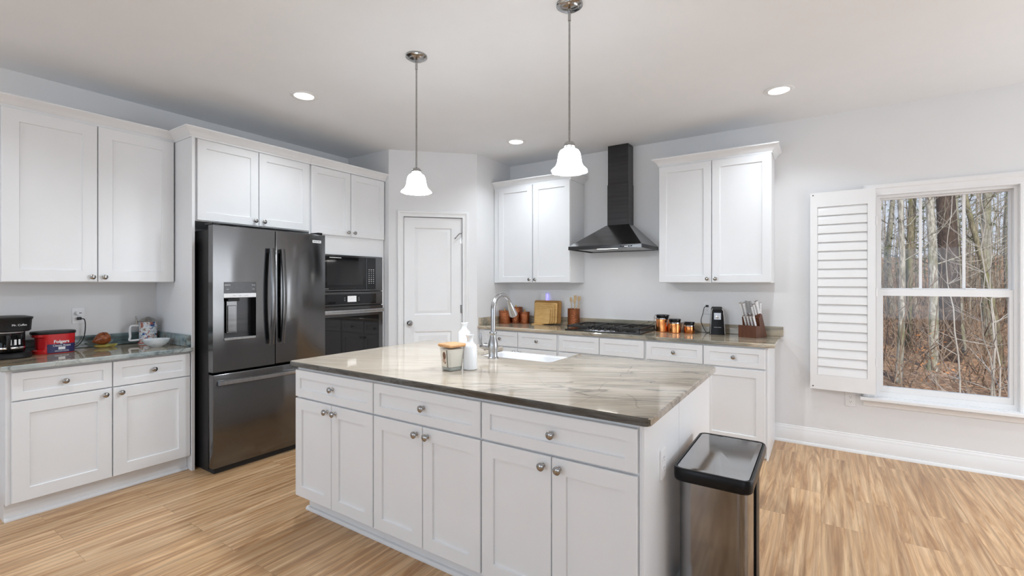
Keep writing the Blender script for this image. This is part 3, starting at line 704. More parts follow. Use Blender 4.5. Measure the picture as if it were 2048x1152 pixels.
# ------------------------------------------------------------------ microwave and oven in the tower
FO = FX(-3.840)
t = thing('microwave', 'built-in black glass microwave above the wall oven', 'microwave', (-3.95, 2.95, 1.292))
bm = holed(FO, 2.580, 3.336, 1.292, 1.637, -0.30, 0.012, [(2.640, 3.250, 1.306, 1.624)]); obj('trim_frame', bm, M['bss'], t)
bm = new(); fbox(bm, FO, 2.642, 3.130, 1.308, 1.622, -0.29, 0.016, 0.002); d = obj('door', bm, M['black_gloss'], t)
bm = new(); fbox(bm, FO, 2.675, 3.085, 1.350, 1.585, 0.0162, 0.017, 0.0); obj('window', bm, mat('smoked_glass', (0.02, 0.02, 0.021), 0.06), d)
bm = new(); fbox(bm, FO, 2.70, 2.83, 1.606, 1.613, 0.016, 0.024, 0.002); obj('handle', bm, M['silver'], d)
text('lettering', 'FRIGIDAIRE', FO, 2.675, 1.315, 0.0162, 0.008, M['white_print'], d)
bm = new(); fbox(bm, FO, 3.132, 3.248, 1.308, 1.622, -0.29, 0.016, 0.002); cp = obj('control_panel', bm, M['black_gloss'], t)
bm = new()
for r_ in range(8):
    for c_ in range(3):
        w = 0.011 if r_ in (1, 2, 7) else 0.006
        fbox(bm, FO, 3.162 + c_ * 0.028 - w / 2, 3.162 + c_ * 0.028 + w / 2, 1.365 + r_ * 0.0195, 1.370 + r_ * 0.0195, 0.0161, 0.0166)
tag(obj('keypad', bm, M['white_print'], cp))
t = thing('wall_oven', 'built-in black stainless wall oven below the microwave', 'oven', (-3.95, 2.95, 0.43))
bm = new(); fbox(bm, FO, 2.580, 3.336, 0.432, 1.286, -0.55, -0.002); obj('body', bm, M['dark'], t)
bm = new(); fbox(bm, FO, 2.580, 3.336, 1.152, 1.284, -0.001, 0.014, 0.002); cp = obj('control_panel', bm, M['bss'], t)
bm = new(); fbox(bm, FO, 2.640, 3.252, 1.166, 1.262, 0.0145, 0.017, 0.001); obj('control_glass', bm, M['black_gloss'], cp)
bm = new(); fbox(bm, FO, 2.903, 3.006, 1.186, 1.244, 0.0172, 0.0176); obj('display', bm, M['display'], cp)
text('lettering', '14:30', FO, 2.955, 1.216, 0.0178, 0.024, M['white_print'], cp)
bm = new()
for a in (2.872, 3.036):
    for b in (1.198, 1.212, 1.226): fbox(bm, FO, a - 0.006, a + 0.006, b, b + 0.004, 0.0172, 0.0176)
obj('keypad', bm, M['grey_print'], cp)
bm = holed(FO, 2.580, 3.336, 0.436, 1.140, -0.001, 0.020, [(2.632, 3.284, 0.53, 1.046)]); d = obj('door', bm, M['bss'], t)
bm = new(); fbox(bm, FO, 2.6325, 3.2835, 0.5305, 1.0455, 0.0, 0.018, 0.001); obj('window', bm, M['black_gloss'], d)
bm = new()
rings = []
for k in range(13):
    s = k / 12; a = 2.600 + s * 0.716; o = 0.052 + 0.012 * math.sin(math.pi * s)
    rings.append([FO(a, 1.094 + y, o + x) for x, y in ((0.010, 0), (0.007, 0.018), (-0.008, 0.018), (-0.008, -0.018), (0.007, -0.018))])
loft(bm, rings)
for a in (2.625, 3.291): fbox(bm, FO, a - 0.012, a + 0.012, 1.082, 1.106, 0.02, 0.05)
obj('handle', bm, M['steel'], d)

# ------------------------------------------------------------------ hood and cooktop
t = thing('range_hood', 'black stainless chimney range hood over the cooktop', 'range hood', (-1.717, 4.6, 1.69))
hx0, hx1, hy0, hy1 = -2.086, -1.352, 4.170, 4.699
cx0, cx1, cy0 = -1.827, -1.607, 4.545
bm = new()
rect = lambda x0, x1, y0, y1, z: [Vector((x0, y0, z)), Vector((x1, y0, z)), Vector((x1, y1, z)), Vector((x0, y1, z))]
loft(bm, [rect(hx0, hx1, hy0, hy1, 1.728), rect(cx0 - 0.008, cx1 + 0.008, cy0 - 0.008, hy1, 1.958)]); obj('canopy', bm, M['hood_face'], t)
bm = new(); loft(bm, [rect(hx0, hx1, hy0, hy1, 1.694), rect(hx0, hx1, hy0, hy1, 1.7275)], cap0=False, cap1=False)
loft(bm, [rect(hx0 + 0.012, hx1 - 0.012, hy0 + 0.012, hy1 - 0.012, 1.694), rect(hx0 + 0.012, hx1 - 0.012, hy0 + 0.012, hy1 - 0.012, 1.706)], cap0=False)
a = [v for v in bm.verts if abs(v.co.z - 1.694) < 1e-5]; 
for i in range(4): bm.faces.new((a[i], a[(i + 1) % 4], a[4 + (i + 1) % 4], a[4 + i]))
rim_ = obj('rim', bm, M['hood_steel'], t)
FH = FY(hy0)
bm = new()
for x in (-1.545, -1.520, -1.495, -1.470, -1.445): fbox(bm, FH, x - 0.007, x + 0.007, 1.706, 1.716, 0.0, 0.002)
obj('buttons', bm, M['black'], rim_)
bm = new(); fbox(bm, FH, -1.512, -1.478, 1.704, 1.712, 0.002, 0.003); obj('display', bm, M['display'], rim_)
for x0 in (-2.03, -1.70):
    bm = new(); box(bm, x0, x0 + 0.31, 4.27, 4.66, 1.699, 1.7055, 0.002); obj('grease_filter', bm, M['steel'], t)
bm = new(); box(bm, -1.80, -1.60, 4.192, 4.235, 1.6955, 1.7055); obj('light_strip', bm, M['led'], t)
light('hood_lamp', 'AREA', (-1.70, 4.215, 1.690), 1.2, (1, 0.97, 0.93), (0, 0, 0), 0.2, 0.04)
bm = new(); box(bm, cx0 - 0.001, cx1 + 0.001, cy0 - 0.001, hy1, 1.9585, 2.372, 0.001); obj('chimney', bm, M['hood_steel'], t)
bm = new(); box(bm, cx0 + 0.003, cx1 - 0.003, cy0 + 0.003, hy1, 2.3725, CEIL - 0.001, 0.001); obj('chimney', bm, M['hood_steel'], t)

t = thing('cooktop', 'black gas cooktop with cast iron grates and five front knobs set in the back counter', 'cooktop', (-1.735, 4.41, 0.905))
bm = new(); prism(bm, rrect(-2.118, -1.352, 4.150, 4.655, 0.015), 0.9055, 0.917, 0.003, lambda a, b, d: Vector((a, d, b))); obj('base', bm, M['hood_steel'], t)
for x, y, r_ in ((-1.98, 4.28, 0.036), (-1.98, 4.53, 0.044), (-1.735, 4.43, 0.056), (-1.49, 4.28, 0.044), (-1.49, 4.53, 0.036)):
    bm = new(); lathe(bm, [(r_ + 0.012, 0), (r_ + 0.010, 0.006), (r_, 0.008), (r_, 0.014), (r_ - 0.006, 0.018), (0.004, 0.018)], (x, y, 0.9172), seg=22); obj('burner', bm, M['iron'], t)
for gx0, gx1 in ((-2.100, -1.862), (-1.856, -1.612), (-1.606, -1.368)):
    bm = new(); mid = (gx0 + gx1) / 2; y0 = 4.172 if gx0 != -1.856 else 4.285
    for (xa, xb, ya, yb) in ((gx0, gx1, y0, y0 + 0.012), (gx0, gx1, 4.625, 4.637), (gx0, gx0 + 0.012, y0, 4.637), (gx1 - 0.012, gx1, y0, 4.637)):
        box(bm, xa, xb, ya, yb, 0.937, 0.955, 0.002)
    for yy in ((4.28, 4.53) if y0 < 4.2 else (4.43,)):
        for ang in range(0, 360, 60):
            ca, sa = math.cos(math.radians(ang)), math.sin(math.radians(ang))
            tube(bm, [(mid + ca * 0.03, yy + sa * 0.03, 0.949), (mid + ca * 0.110, yy + sa * 0.100, 0.949)], 0.0055, 6)
    for x in (gx0 + 0.006, gx1 - 0.006):
        for y in (y0 + 0.006, 4.630): tube(bm, [(x, y, 0.9172), (x, y, 0.94)], 0.006, 6)
    obj('grate', bm, M['iron'], t)
for x in (-1.868, -1.806, -1.744, -1.682, -1.620):
    bm = new(); lathe(bm, [(0.019, 0.004), (0.0185, 0.030), (0.015, 0.034), (0.002, 0.034)], (x, 4.205, 0.9172), seg=20)
    box(bm, x - 0.003, x + 0.003, 4.19, 4.22, 0.948, 0.9545); kn = obj('knob', bm, M['black'], t)
    bm = new(); lathe(bm, [(0.024, 0.0), (0.024, 0.005), (0.0195, 0.007), (0.0195, 0.0)], (x, 4.205, 0.9172), seg=22, cap0=False, cap1=False); obj('bezel', bm, M['chrome'], kn)

# ------------------------------------------------------------------ ceiling lamps
for x, y, lab in ((-2.082, 2.084, 'brushed nickel pendant lamp with white bell glass, over the refrigerator end of the island'), (-1.053, 2.118, 'brushed nickel pendant lamp with white bell glass, nearer the camera, in front of the hood')):
    t = thing('pendant_lamp', lab, 'pendant lamp', (x, y, CEIL), 'island pendants')
    bm = new(); lathe(bm, [(0.066, 0), (0.066, -0.010), (0.060, -0.014), (0.048, -0.017), (0.044, -0.024), (0.030, -0.028), (0.012, -0.030), (0.011, -0.034)], (x, y, CEIL - 0.0005), seg=32); obj('ceiling_plate', bm, M['nickel'], t)
    bm = new(); tube(bm, [(x, y, CEIL - 0.034), (x, y, CEIL - 0.085)], 0.0075, 10); tube(bm, [(x, y, CEIL - 0.085), (x, y, 2.082)], 0.0052, 10); obj('rod', bm, M['nickel'], t)
    bm = new(); lathe(bm, [(0.006, 0.022), (0.018, 0.018), (0.027, 0.008), (0.030, 0.0), (0.030, -0.006), (0.026, -0.007)], (x, y, 2.062), seg=28); 
    for k in range(8):
        a = k * math.pi / 4; tube(bm, [(x + 0.028 * math.cos(a), y + 0.028 * math.sin(a), 2.058), (x + 0.031 * math.cos(a), y + 0.031 * math.sin(a), 2.040)], 0.0028, 6)
    obj('socket_cover', bm, M['nickel'], t)
    prof = [(0.026, 2.052), (0.030, 2.046), (0.046, 2.036), (0.054, 2.022), (0.058, 2.000), (0.062, 1.975), (0.070, 1.956), (0.082, 1.944), (0.091, 1.934), (0.090, 1.929)]
    amp = [0, 0, 0, 0, 0, 0.004, 0.012, 0.025, 0.035, 0.035]
    md = lambda k, th, amp=amp: 1 + (amp[k] if k < len(amp) else amp[len(amp) * 2 - 1 - k]) * math.cos(8 * th)
    inner = [(r_ - 0.003, z) for r_, z in reversed(prof)]
    bm = new(); lathe(bm, [(r_, z) for r_, z in prof + inner], (x, y, 0), seg=64, mod=md, cap0=False, cap1=False); obj('shade', bm, M['shade_on'], t)
    bm = new(); lathe(bm, [(0.004, 0.03), (0.014, 0.025), (0.022, 0.0), (0.018, -0.018), (0.004, -0.025)], (x, y, 1.995), seg=16); obj('bulb', bm, M['lamp_on'], t)
    light('pendant_light', 'POINT', (x, y, 1.950), PEND_W, LAMP, size=0.035)
for x, y, lab in ((-3.223, 2.062, 'round recessed ceiling light near the refrigerator and oven wall'), (-2.521, 3.892, 'round recessed ceiling light near the pantry corner and chimney hood'), (-0.254, 3.902, 'round recessed ceiling light above the window end of the back counter'),
                  (1.5, 3.3, 'added recessed fill light out of the picture, over the floor right of the island'), (1.9, 1.9, 'added recessed fill light out of the picture, over the floor right of the island'), (-3.15, 0.35, 'added recessed fill light out of the picture, above the floor by the coffee maker counter')):  # these unseen fixtures are added fill for the right floor and left wall
    t = thing('recessed_light', lab, 'ceiling light', (x, y, CEIL), 'recessed ceiling lights')
    bm = new(); lathe(bm, [(0.097, -0.0005), (0.097, -0.004), (0.088, -0.008), (0.070, -0.0075), (0.064, -0.001)], (x, y, CEIL), seg=40, cap1=False); obj('trim_ring', bm, M['trim'], t)
    bm = new(); lathe(bm, [(0.066, -0.0015), (0.066, -0.0040), (0.002, -0.0040)], (x, y, CEIL), seg=32); obj('diffuser', bm, M['lamp_on'], t)
    light('recessed_lamp', 'AREA', (x, y, CEIL - 0.012), DOWN_W, LAMP, (0, 0, 0), 0.12, spread=math.radians(130))
# ------------------------------------------------------------------ on the island
t = thing('faucet', 'satin steel gooseneck pull-down faucet at the island sink', 'faucet', (-1.700, 2.362, 0.905))
fx, fy = -1.700, 2.362
bm = new(); lathe(bm, [(0.034, 0), (0.034, 0.006), (0.029, 0.010), (0.0275, 0.016), (0.0295, 0.05), (0.031, 0.075), (0.028, 0.10), (0.021, 0.125), (0.0185, 0.143), (0.0225, 0.150), (0.024, 0.157), (0.0225, 0.164), (0.016, 0.168)], (fx, fy, 0.9052), seg=30); obj('body', bm, M['steel'], t)
pts = [(fx, fy, 1.07), (fx, fy, 1.15), (fx, fy, 1.205)]
for k in range(1, 13):
    a = math.pi * (1 - k / 12 * 0.86); pts.append((fx, fy + 0.094 + 0.094 * math.cos(a), 1.205 + 0.092 * math.sin(a)))
bm = new(); tube(bm, pts, 0.0146, 16); sp_ = obj('spout', bm, M['steel'], t)
e = Vector(pts[-1]); dd = (Vector(pts[-1]) - Vector(pts[-2])).normalized()
bm = new(); lathe(bm, [(0.0150, -0.002), (0.0165, 0.004), (0.0165, 0.012), (0.0185, 0.018), (0.0235, 0.062), (0.0265, 0.086), (0.0275, 0.098), (0.025, 0.102), (0.004, 0.103)], e, dd, 24); obj('sprayer', bm, M['steel'], t)
bm = new(); lathe(bm, [(0.021, 0.02), (0.021, 0.055), (0.024, 0.058), (0.024, 0.064), (0.017, 0.067), (0.016, 0.082), (0.012, 0.088), (0.011, 0.10), (0.003, 0.104)], (fx, fy, 0.972), (-1, 0, 0), 20)
tube(bm, [(fx - 0.092, fy, 0.975), (fx - 0.095, fy, 1.0), (fx - 0.098, fy, 1.03), (fx - 0.098, fy, 1.056)], [0.006, 0.008, 0.0095, 0.006], 12); obj('handle', bm, M['steel'], t)

def bottle(x, y, h, rad, lab):
    k = h / 0.19
    t = thing('bottle', lab, 'bottle', (x, y, 0.905), 'white ceramic bottles')
    bm = new(); lathe(bm, [(r_ * rad, z_) for r_, z_ in ((0.84, 0), (0.98, 0.004), (1.0, 0.012), (0.97, 0.118 * k), (0.94, 0.128 * k), (0.82, 0.137 * k), (0.58, 0.144 * k), (0.46, 0.152 * k), (0.42, 0.160 * k), (0.47, 0.176 * k), (0.64, h), (0.58, h), (0.37, 0.165 * k), (0.33, 0.15 * k))], (x, y, 0.9053), seg=36)
    obj('glazed_body', bm, M['ceramic'], t)
bottle(-1.584, 1.988, 0.187, 0.0385, 'white ceramic bottle standing beside the wooden-lidded candle')
bottle(-2.005, 2.455, 0.198, 0.043, 'white ceramic bottle standing behind the other one, farther from the candle')
t = thing('candle', 'cream candle in a square glass jar with wooden lid on the island', 'candle', (-1.657, 1.925, 0.905))
FC = FR(-1.657, 1.925, math.radians(-14))
def sq(k, r, z): return [FC(a, z, d) for a, d in rrect(-k, k, -k, k, r, 4)]
bm = new(); loft(bm, [sq(0.040, 0.010, 0.906), sq(0.043, 0.010, 0.912), sq(0.0525, 0.012, 1.030), sq(0.0500, 0.012, 1.030), sq(0.0415, 0.010, 0.926)]); obj('jar', bm, M['jar_glass'], t)
bm = new(); loft(bm, [sq(0.0385, 0.009, 0.9075), sq(0.0412, 0.009, 0.9255)]); obj('thick_base', bm, mat('thick_glass_base', (0.42, 0.44, 0.41), 0.08), t)
bm = new(); loft(bm, [sq(0.0405, 0.009, 0.9265), sq(0.0490, 0.010, 1.022)]); obj('wax', bm, M['wax'], t)
bm = new(); loft(bm, [sq(0.050, 0.012, 1.0305), sq(0.0575, 0.014, 1.034), sq(0.0590, 0.015, 1.042), sq(0.056, 0.015, 1.047)]); obj('lid', bm, M['lid_wood'], t)
bm = new(); fbox(bm, lambda a, b, d: FC(a, 0.905 + b, -0.0435 - b * 0.078 - d), -0.026, 0.022, 0.022, 0.112, 0.0016, 0.0022); lb = obj('label', bm, mat('cream_label', (0.74, 0.68, 0.56), 0.5), t)
FLb = lambda a, b, d: FC(a, 0.905 + b, -0.0435 - b * 0.078 - d)
for a, b, r1, r2, m_ in ((0.002, 0.082, 0.014, 0.020, (0.16, 0.07, 0.035)), (-0.002, 0.056, 0.013, 0.014, (0.50, 0.33, 0.24)), (0.006, 0.046, 0.008, 0.007, (0.22, 0.10, 0.06))):
    bm = new(); R = [(a + r1 * math.cos(q * math.pi / 10), b + r2 * math.sin(q * math.pi / 10)) for q in range(20)]
    dz = 0.0023 + 0.0002 * r1 * 1000 / 14
    loft(bm, [[FLb(p, q, d) for p, q in R] for d in (0.0021, dz)]); obj('printed_shell', bm, mat('shell_print', m_, 0.6), lb)

# ------------------------------------------------------------------ trash can
t = thing('trash_can', 'rectangular stainless steel step trash can at the island end', 'trash can', (-0.35, 2.13, 0))
LF = lambda a, b, d: Vector((a, d, b))
bm = new(); prism(bm, rrect(-0.472, -0.226, 1.905, 2.370, 0.035, 6), 0.02, 0.600, 0.002, LF); obj('body', bm, M['can_steel_reflection'], t)
bm = new(); prism(bm, rrect(-0.470, -0.228, 1.908, 2.367, 0.035, 6), 0.0, 0.020, 0.003, LF); obj('base', bm, M['black'], t)
bm = new(); ro_ = rrect(-0.488, -0.205, 1.878, 2.396, 0.035, 6); ri_ = offset_poly(ro_, -0.012)
loft(bm, [[LF(p[0], z, p[1]) for p in R] for R, z in ((offset_poly(ro_, -0.008), 0.600), (offset_poly(ro_, -0.002), 0.606), (ro_, 0.620), (ro_, 0.648), (offset_poly(ro_, -0.003), 0.653), (offset_poly(ro_, -0.010), 0.6525), (ri_, 0.646))]); obj('rim', bm, M['rim_black'], t)
bm = new(); loft(bm, [[LF(p[0], z, p[1]) for p in offset_poly(ro_, k)] for k, z in ((-0.0125, 0.6465), (-0.014, 0.6515), (-0.030, 0.6525))]); obj('lid', bm, M['mirror_steel'], t)
bm = new(); box(bm, -0.226, -0.2195, 2.150, 2.235, 0.03, 0.598, 0.002); obj('hinge_strip', bm, M['black'], t)
bm = new(); box(bm, -0.228, -0.150, 2.06, 2.21, 0.018, 0.032, 0.004); box(bm, -0.180, -0.150, 2.06, 2.21, 0.032, 0.040, 0.003); obj('pedal', bm, M['steel'], t)

# ------------------------------------------------------------------ outlets
def outlet(lab, F, a, b):
    t = thing('outlet', lab, 'outlet', tuple(F(a, b, 0)), 'wall outlets')
    bm = new(); loft(bm, [[F(a + x, b + y, d) for x, y in rrect(-k * 0.0355, k * 0.0355, -0.0575 - (k - 1) * 0.04, 0.0575 + (k - 1) * 0.04, 0.005, 3)] for k, d in ((1, 0.0005), (1, 0.003), (0.95, 0.0055))]); obj('cover_plate', bm, M['white_pl'], t)
    for y in (-0.020, 0.020):
        bm = new(); loft(bm, [[F(a + x, b + y + z, d) for x, z in rrect(-0.0165, 0.0165, -0.0145, 0.0145, 0.012, 4)] for d in (0.0053, 0.0068)]); s = obj('receptacle', bm, M['white_pl'], t)
        bm = new()
        for x in (-0.006, 0.006): fbox(bm, F, a + x - 0.001, a + x + 0.001, b + y + 0.001, b + y + 0.008, 0.0066, 0.0072)
        fbox(bm, F, a - 0.002, a + 0.002, b + y - 0.008, b + y - 0.004, 0.0066, 0.0072); obj('slots', bm, M['dark'], s)
    return t
outlet('white outlet plate with two plugs behind the coffee tub', FX(XL), 1.089, 1.138)
outlet('white outlet plate behind the black can opener on the back wall', FY(YB), -0.893, 1.134)
outlet('white outlet plate low on the wall under the shutter', FY(YB), 0.200, 0.424)
outlet('white outlet plate on the island end panel behind the trash can', FX(-0.518), 1.853, 0.668)
def plug(nm, lab, F, a, b, path, m):
    t = thing(nm, lab, 'cord', tuple(F(a, b, 0.02)))
    bm = new(); fbox(bm, F, a - 0.011, a + 0.011, b - 0.010, b + 0.010, 0.0072, 0.034, 0.003); obj('plug', bm, m, t)
    bm = new(); tube(bm, curve(path, 8), 0.0033, 8); obj('cable', bm, m, t)
FXL = FX(XL)
plug('power_cord', 'black power cord hanging from the outlet left of the glazed ornament', FXL, 1.089, 1.118, [FXL(1.092, 1.116, 0.034), FXL(1.110, 1.110, 0.048), FXL(1.116, 1.06, 0.045), FXL(1.108, 0.985, 0.045), FXL(1.08, 0.935, 0.05), FXL(1.04, 0.913, 0.06), FXL(0.995, 0.9095, 0.07), FXL(0.93, 0.9095, 0.045)], M['rubber'])
t = thing('charger', 'white charger block plugged into the outlet above the black plug', 'charger', tuple(FXL(1.089, 1.158, 0.03)))
bm = new(); loft(bm, [[FXL(1.089 + x, 1.158 + y, d) for x, y in rrect(-0.018, 0.018, -0.011, 0.011, 0.008, 4)] for d in (0.0072, 0.036, 0.038)]); obj('case', bm, M['white_pl'], t)
bm = new(); fbox(bm, FXL, 1.084, 1.098, 1.155, 1.160, 0.0378, 0.0385); obj('port', bm, M['dark'], t)
FYB = FY(YB)
plug('power_cord', 'black power cord of the can opener plugged in on the back wall', FYB, -0.893, 1.154, [FYB(-0.897, 1.152, 0.034), FYB(-0.912, 1.14, 0.05), FYB(-0.922, 1.09, 0.05), FYB(-0.940, 1.02, 0.05), FYB(-0.925, 0.965, 0.055), FYB(-0.895, 0.915, 0.06), FYB(-0.875, 0.9095, 0.065)], M['rubber'])
t = thing('night_light', 'small white plug-in night light glowing blue above the cutting boards', 'night light', (-2.640, 4.698, 1.16))
bm = new(); loft(bm, [[FYB(-2.650 + x, 1.205 + y, d) for x, y in rrect(-0.030, 0.030, -0.045, 0.045, 0.014, 4)] for d in (0.001, 0.030, 0.034)]); obj('case', bm, M['white_pl'], t)
bm = new(); fbox(bm, FYB, -2.6195, -2.598, 1.160, 1.248, 0.004, 0.028, 0.005); obj('glow_panel', bm, M['blue_led'], t)

# ------------------------------------------------------------------ on the back counter
ZC = 0.9053
def can(x, y, r, h, lab):
    t = thing('canister', lab, 'canister', (x, y, 0.905), 'hammered copper canisters')
    bm = new(); lathe(bm, [(r * 0.97, 0), (r, 0.004), (r, h - 0.024), (r * 0.985, h - 0.022)], (x, y, ZC), seg=32); obj('body', bm, M['copper'], t)
    bm = new(); lathe(bm, [(r * 1.02, h - 0.0215), (r * 1.03, h - 0.004), (r * 0.98, h), (0.003, h + 0.001)], (x, y, ZC), seg=32); l_ = obj('lid', bm, M['copper'], t)
    bm = new(); lathe(bm, [(0.006, h + 0.0012), (0.005, h + 0.008), (0.010, h + 0.014), (0.009, h + 0.02), (0.002, h + 0.023)], (x, y, ZC), seg=14); obj('knob', bm, M['brass'], l_)
can(-3.035, 4.445, 0.066, 0.150, 'hammered copper canister with brass knob in front, left of the faucet sprayer')
can(-2.975, 4.590, 0.078, 0.186, 'largest hammered copper canister, behind the faucet sprayer')
can(-2.838, 4.565, 0.056, 0.135, 'smallest hammered copper canister, beside the cutting boards')
# boards: five bamboo boards of falling size leaning in a stand
g = 'bamboo cutting boards in the stand'
BF = lambda y: (lambda a, b, d: Vector((-2.745 + a, y - d + b * 0.07, 0.917 + b)))
words = ('largest bamboo cutting board with dark rim, rearmost in the stand', 'second largest bamboo cutting board, in front of the dark-rimmed one', 'bamboo cutting board in the middle of the five in the stand', 'second smallest bamboo cutting board, just behind the front one', 'smallest bamboo cutting board, at the front of the stand')
for k, (w, h) in enumerate(((0.345, 0.255), (0.292, 0.232), (0.252, 0.208), (0.218, 0.187), (0.190, 0.168))):
    F = BF(4.622 - k * 0.022); w0 = k * 0.0155
    t = thing('cutting_board', words[k], 'cutting board', tuple(F(w0 + w / 2, 0, 0)), g)
    bm = new(); loft(bm, [[F(a, b, d) for a, b in rrect(w0 + q, w0 + w - q, q, h - q, 0.022, 4)] for q, d in ((0.002, -0.001), (0, 0.001), (0, 0.0105), (0.002, 0.0125), (0.014, 0.0125), (0.0155, 0.0105), (0.0185, 0.0105), (0.020, 0.0125))])
    obj('panel', bm, M['board_rim'] if k == 0 else M['board'], t)
t = thing('board_stand', 'low wooden stand holding the row of cutting boards', 'stand', (-2.66, 4.57, 0.905))
bm = new(); fbox(bm, lambda a, b, d: Vector((a, d, b)), -2.700, -2.570, ZC, 0.916, 4.482, 4.645, 0.003); obj('base', bm, M['board'], t)
for k in range(6):
    bm = new(); y = 4.637 - k * 0.022
    box(bm, -2.690, -2.580, y - 0.004 , y + 0.003, 0.9162, 0.936, 0.001); obj('divider', bm, M['board'], t)
# utensil crock
cx, cy = -2.235, 4.600
t = thing('utensil_crock', 'hammered copper crock holding wooden utensils left of the cooktop', 'crock', (cx, cy, 0.905))
bm = new(); lathe(bm, [(0.062, 0), (0.066, 0.004), (0.066, 0.180), (0.068, 0.185), (0.066, 0.188), (0.063, 0.185), (0.062, 0.012)], (cx, cy, ZC), seg=32); obj('pot', bm, M['copper'], t)
rnd = random.Random(4)
ut = (('wooden spoon at the left rim of the copper crock, most upright of the utensils', -0.030, 0.012, -0.012, 0.10, 'spoon'), ('slotted wooden turner standing in the copper crock', -0.008, 0.020, 0.028, 0.12, 'turner'), ('wooden spatula leaning right in the copper crock', 0.018, 0.020, 0.055, 0.11, 'spatula'), ('thin wooden stick at the right rim of the copper crock', 0.030, -0.005, 0.075, 0.09, 'stick'), ('short wooden spoon in front in the copper crock', 0.004, -0.022, 0.030, 0.09, 'spoon'))
for lab, ox, oy, lean, up, kd in ut:
    t = thing('wooden_' + kd, lab, kd, (cx + ox, cy + oy, 0.922), 'wooden utensils in the crock')
    b0 = Vector((cx + ox * 0.6, cy + oy * 0.6, 0.922)); tp = Vector((cx + ox + lean * 0.55, cy + oy, ZC + 0.188 + up - 0.035)); dv = (tp - b0).normalized()
    bm = new(); tube(bm, [b0, tp], 0.0045, 8); obj('handle', bm, M['spoon'], t)
    if kd != 'stick':
        hw = 0.018 if kd != 'spoon' else 0.017; px = Vector((1, 0, 0)); R = []
        for s, w in ((0, 0.006), (0.012, hw * 0.8), (0.03, hw), (0.05, hw * (0.95 if kd != 'spoon' else 0.7)), (0.058, hw * (0.9 if kd != 'spoon' else 0.3))):
            c = tp + dv * s; R.append([c + px * w * q[0] + Vector((0, 1, 0)) * 0.003 * q[1] for q in ((-1, 0), (0, -1), (1, 0), (0, 1))])
        bm = new(); loft(bm, R); obj('head', bm, M['spoon'], t)
# clamp jars
for x, y, r, h, lab in ((-1.268, 4.545, 0.061, 0.165, 'tallest copper clamp-lid jar, next to the cooktop'), (-1.143, 4.500, 0.054, 0.132, 'middle-sized copper clamp-lid jar'), (-1.020, 4.530, 0.047, 0.108, 'smallest copper clamp-lid jar, nearest the can opener')):
    t = thing('clamp_jar', lab, 'jar', (x, y, 0.905), 'copper clamp-lid jars')
    bm = new(); lathe(bm, [(r * 0.95, 0), (r, 0.004), (r, h - 0.052), (r * 0.96, h - 0.046)], (x, y, ZC), seg=30); obj('body', bm, M['copper_s'], t)
    bm = new(); lathe(bm, [(r * 0.965, h - 0.0455), (r * 1.03, h - 0.044), (r * 1.03, h - 0.034), (r * 0.97, h - 0.032)], (x, y, ZC), seg=30); obj('neck_band', bm, M['chrome'], t)
    bm = new(); lathe(bm, [(r * 0.94, h - 0.0315), (r * 0.98, h - 0.016), (r * 1.04, h - 0.014), (r * 1.04, h - 0.006), (r * 0.9, h - 0.001), (0.002, h)], (x, y, ZC), seg=30); obj('lid', bm, M['black_gloss'], t)
    bm = new(); ax = Vector((-0.83, -0.55, 0)); o = Vector((x, y, ZC)); sd = Vector((0.55, -0.83, 0))
    for q in (-0.012, 0.012):
        tube(bm, curve([o + ax * r * 1.02 + sd * q + Vector((0, 0, h - 0.042)), o + ax * (r + 0.016) + sd * q + Vector((0, 0, h - 0.035)), o + ax * (r + 0.014) + sd * q + Vector((0, 0, h - 0.015)), o + ax * r * 0.99 + sd * q + Vector((0, 0, h - 0.004))], 4), 0.0018, 6)
    tube(bm, curve([o + ax * (r + 0.016) + sd * -0.012 + Vector((0, 0, h - 0.035)), o + ax * (r + 0.022) + Vector((0, 0, h - 0.075)), o + ax * (r + 0.016) + sd * 0.012 + Vector((0, 0, h - 0.035))], 5), 0.002, 6)
    obj('clamp', bm, M['chrome'], t)
# can opener
t = thing('can_opener', 'black upright electric can opener with chrome edges on the back counter', 'can opener', (-0.790, 4.59, 0.905))
FCO = FR(-0.790, 4.590, math.radians(14), ZC)
def tap(k0, k1, z0, z1, r=0.012): return [[FCO(a * k, z, d * k) for a, d in rrect(-0.064, 0.064, -0.055, 0.055, r, 4)] for k, z in ((k0, z0), (k1, z1))]
bm = new(); rr_ = tap(1.0, 0.78, 0.0, 0.205); R2 = [[FCO(a * k, z + (0.012 * (d / 0.055)), d * k) for a, d in rrect(-0.064, 0.064, -0.055, 0.055, 0.012, 4)] for k, z in ((0.77, 0.224), (0.66, 0.236))]
loft(bm, rr_ + R2); obj('body', bm, M['rim_black'], t)
bm = new()
for sx in (-1, 1): tube(bm, [FCO(sx * 0.061, 0.004, -0.053), FCO(sx * 0.048, 0.208, -0.0415), FCO(sx * 0.040, 0.232, -0.030)], 0.0035, 8)
obj('edge_trim', bm, M['chrome'], t)
bm = new(); fbox(bm, FCO, -0.032, 0.030, 0.132, 0.200, -0.053, -0.044, 0.004); obj('cutter_plate', bm, M['steel'], t)
bm = new(); fbox(bm, FCO, -0.036, 0.034, 0.203, 0.216, -0.062, -0.042, 0.003); obj('lever', bm, M['black'], t)
bm = new(); lathe(bm, [(0.014, 0), (0.014, 0.007), (0.006, 0.010), (0.002, 0.010)], FCO(-0.002, 0.160, -0.051), FCO(0, 0, -1) - FCO(0, 0, 0), 16); obj('drive_wheel', bm, M['chrome'], t)
text('lettering', 'Hamilton Beach', lambda a, b, d: FCO(a, b, -0.0525 - d), 0.0, 0.066, 0.0, 0.0095, M['silver'], t)
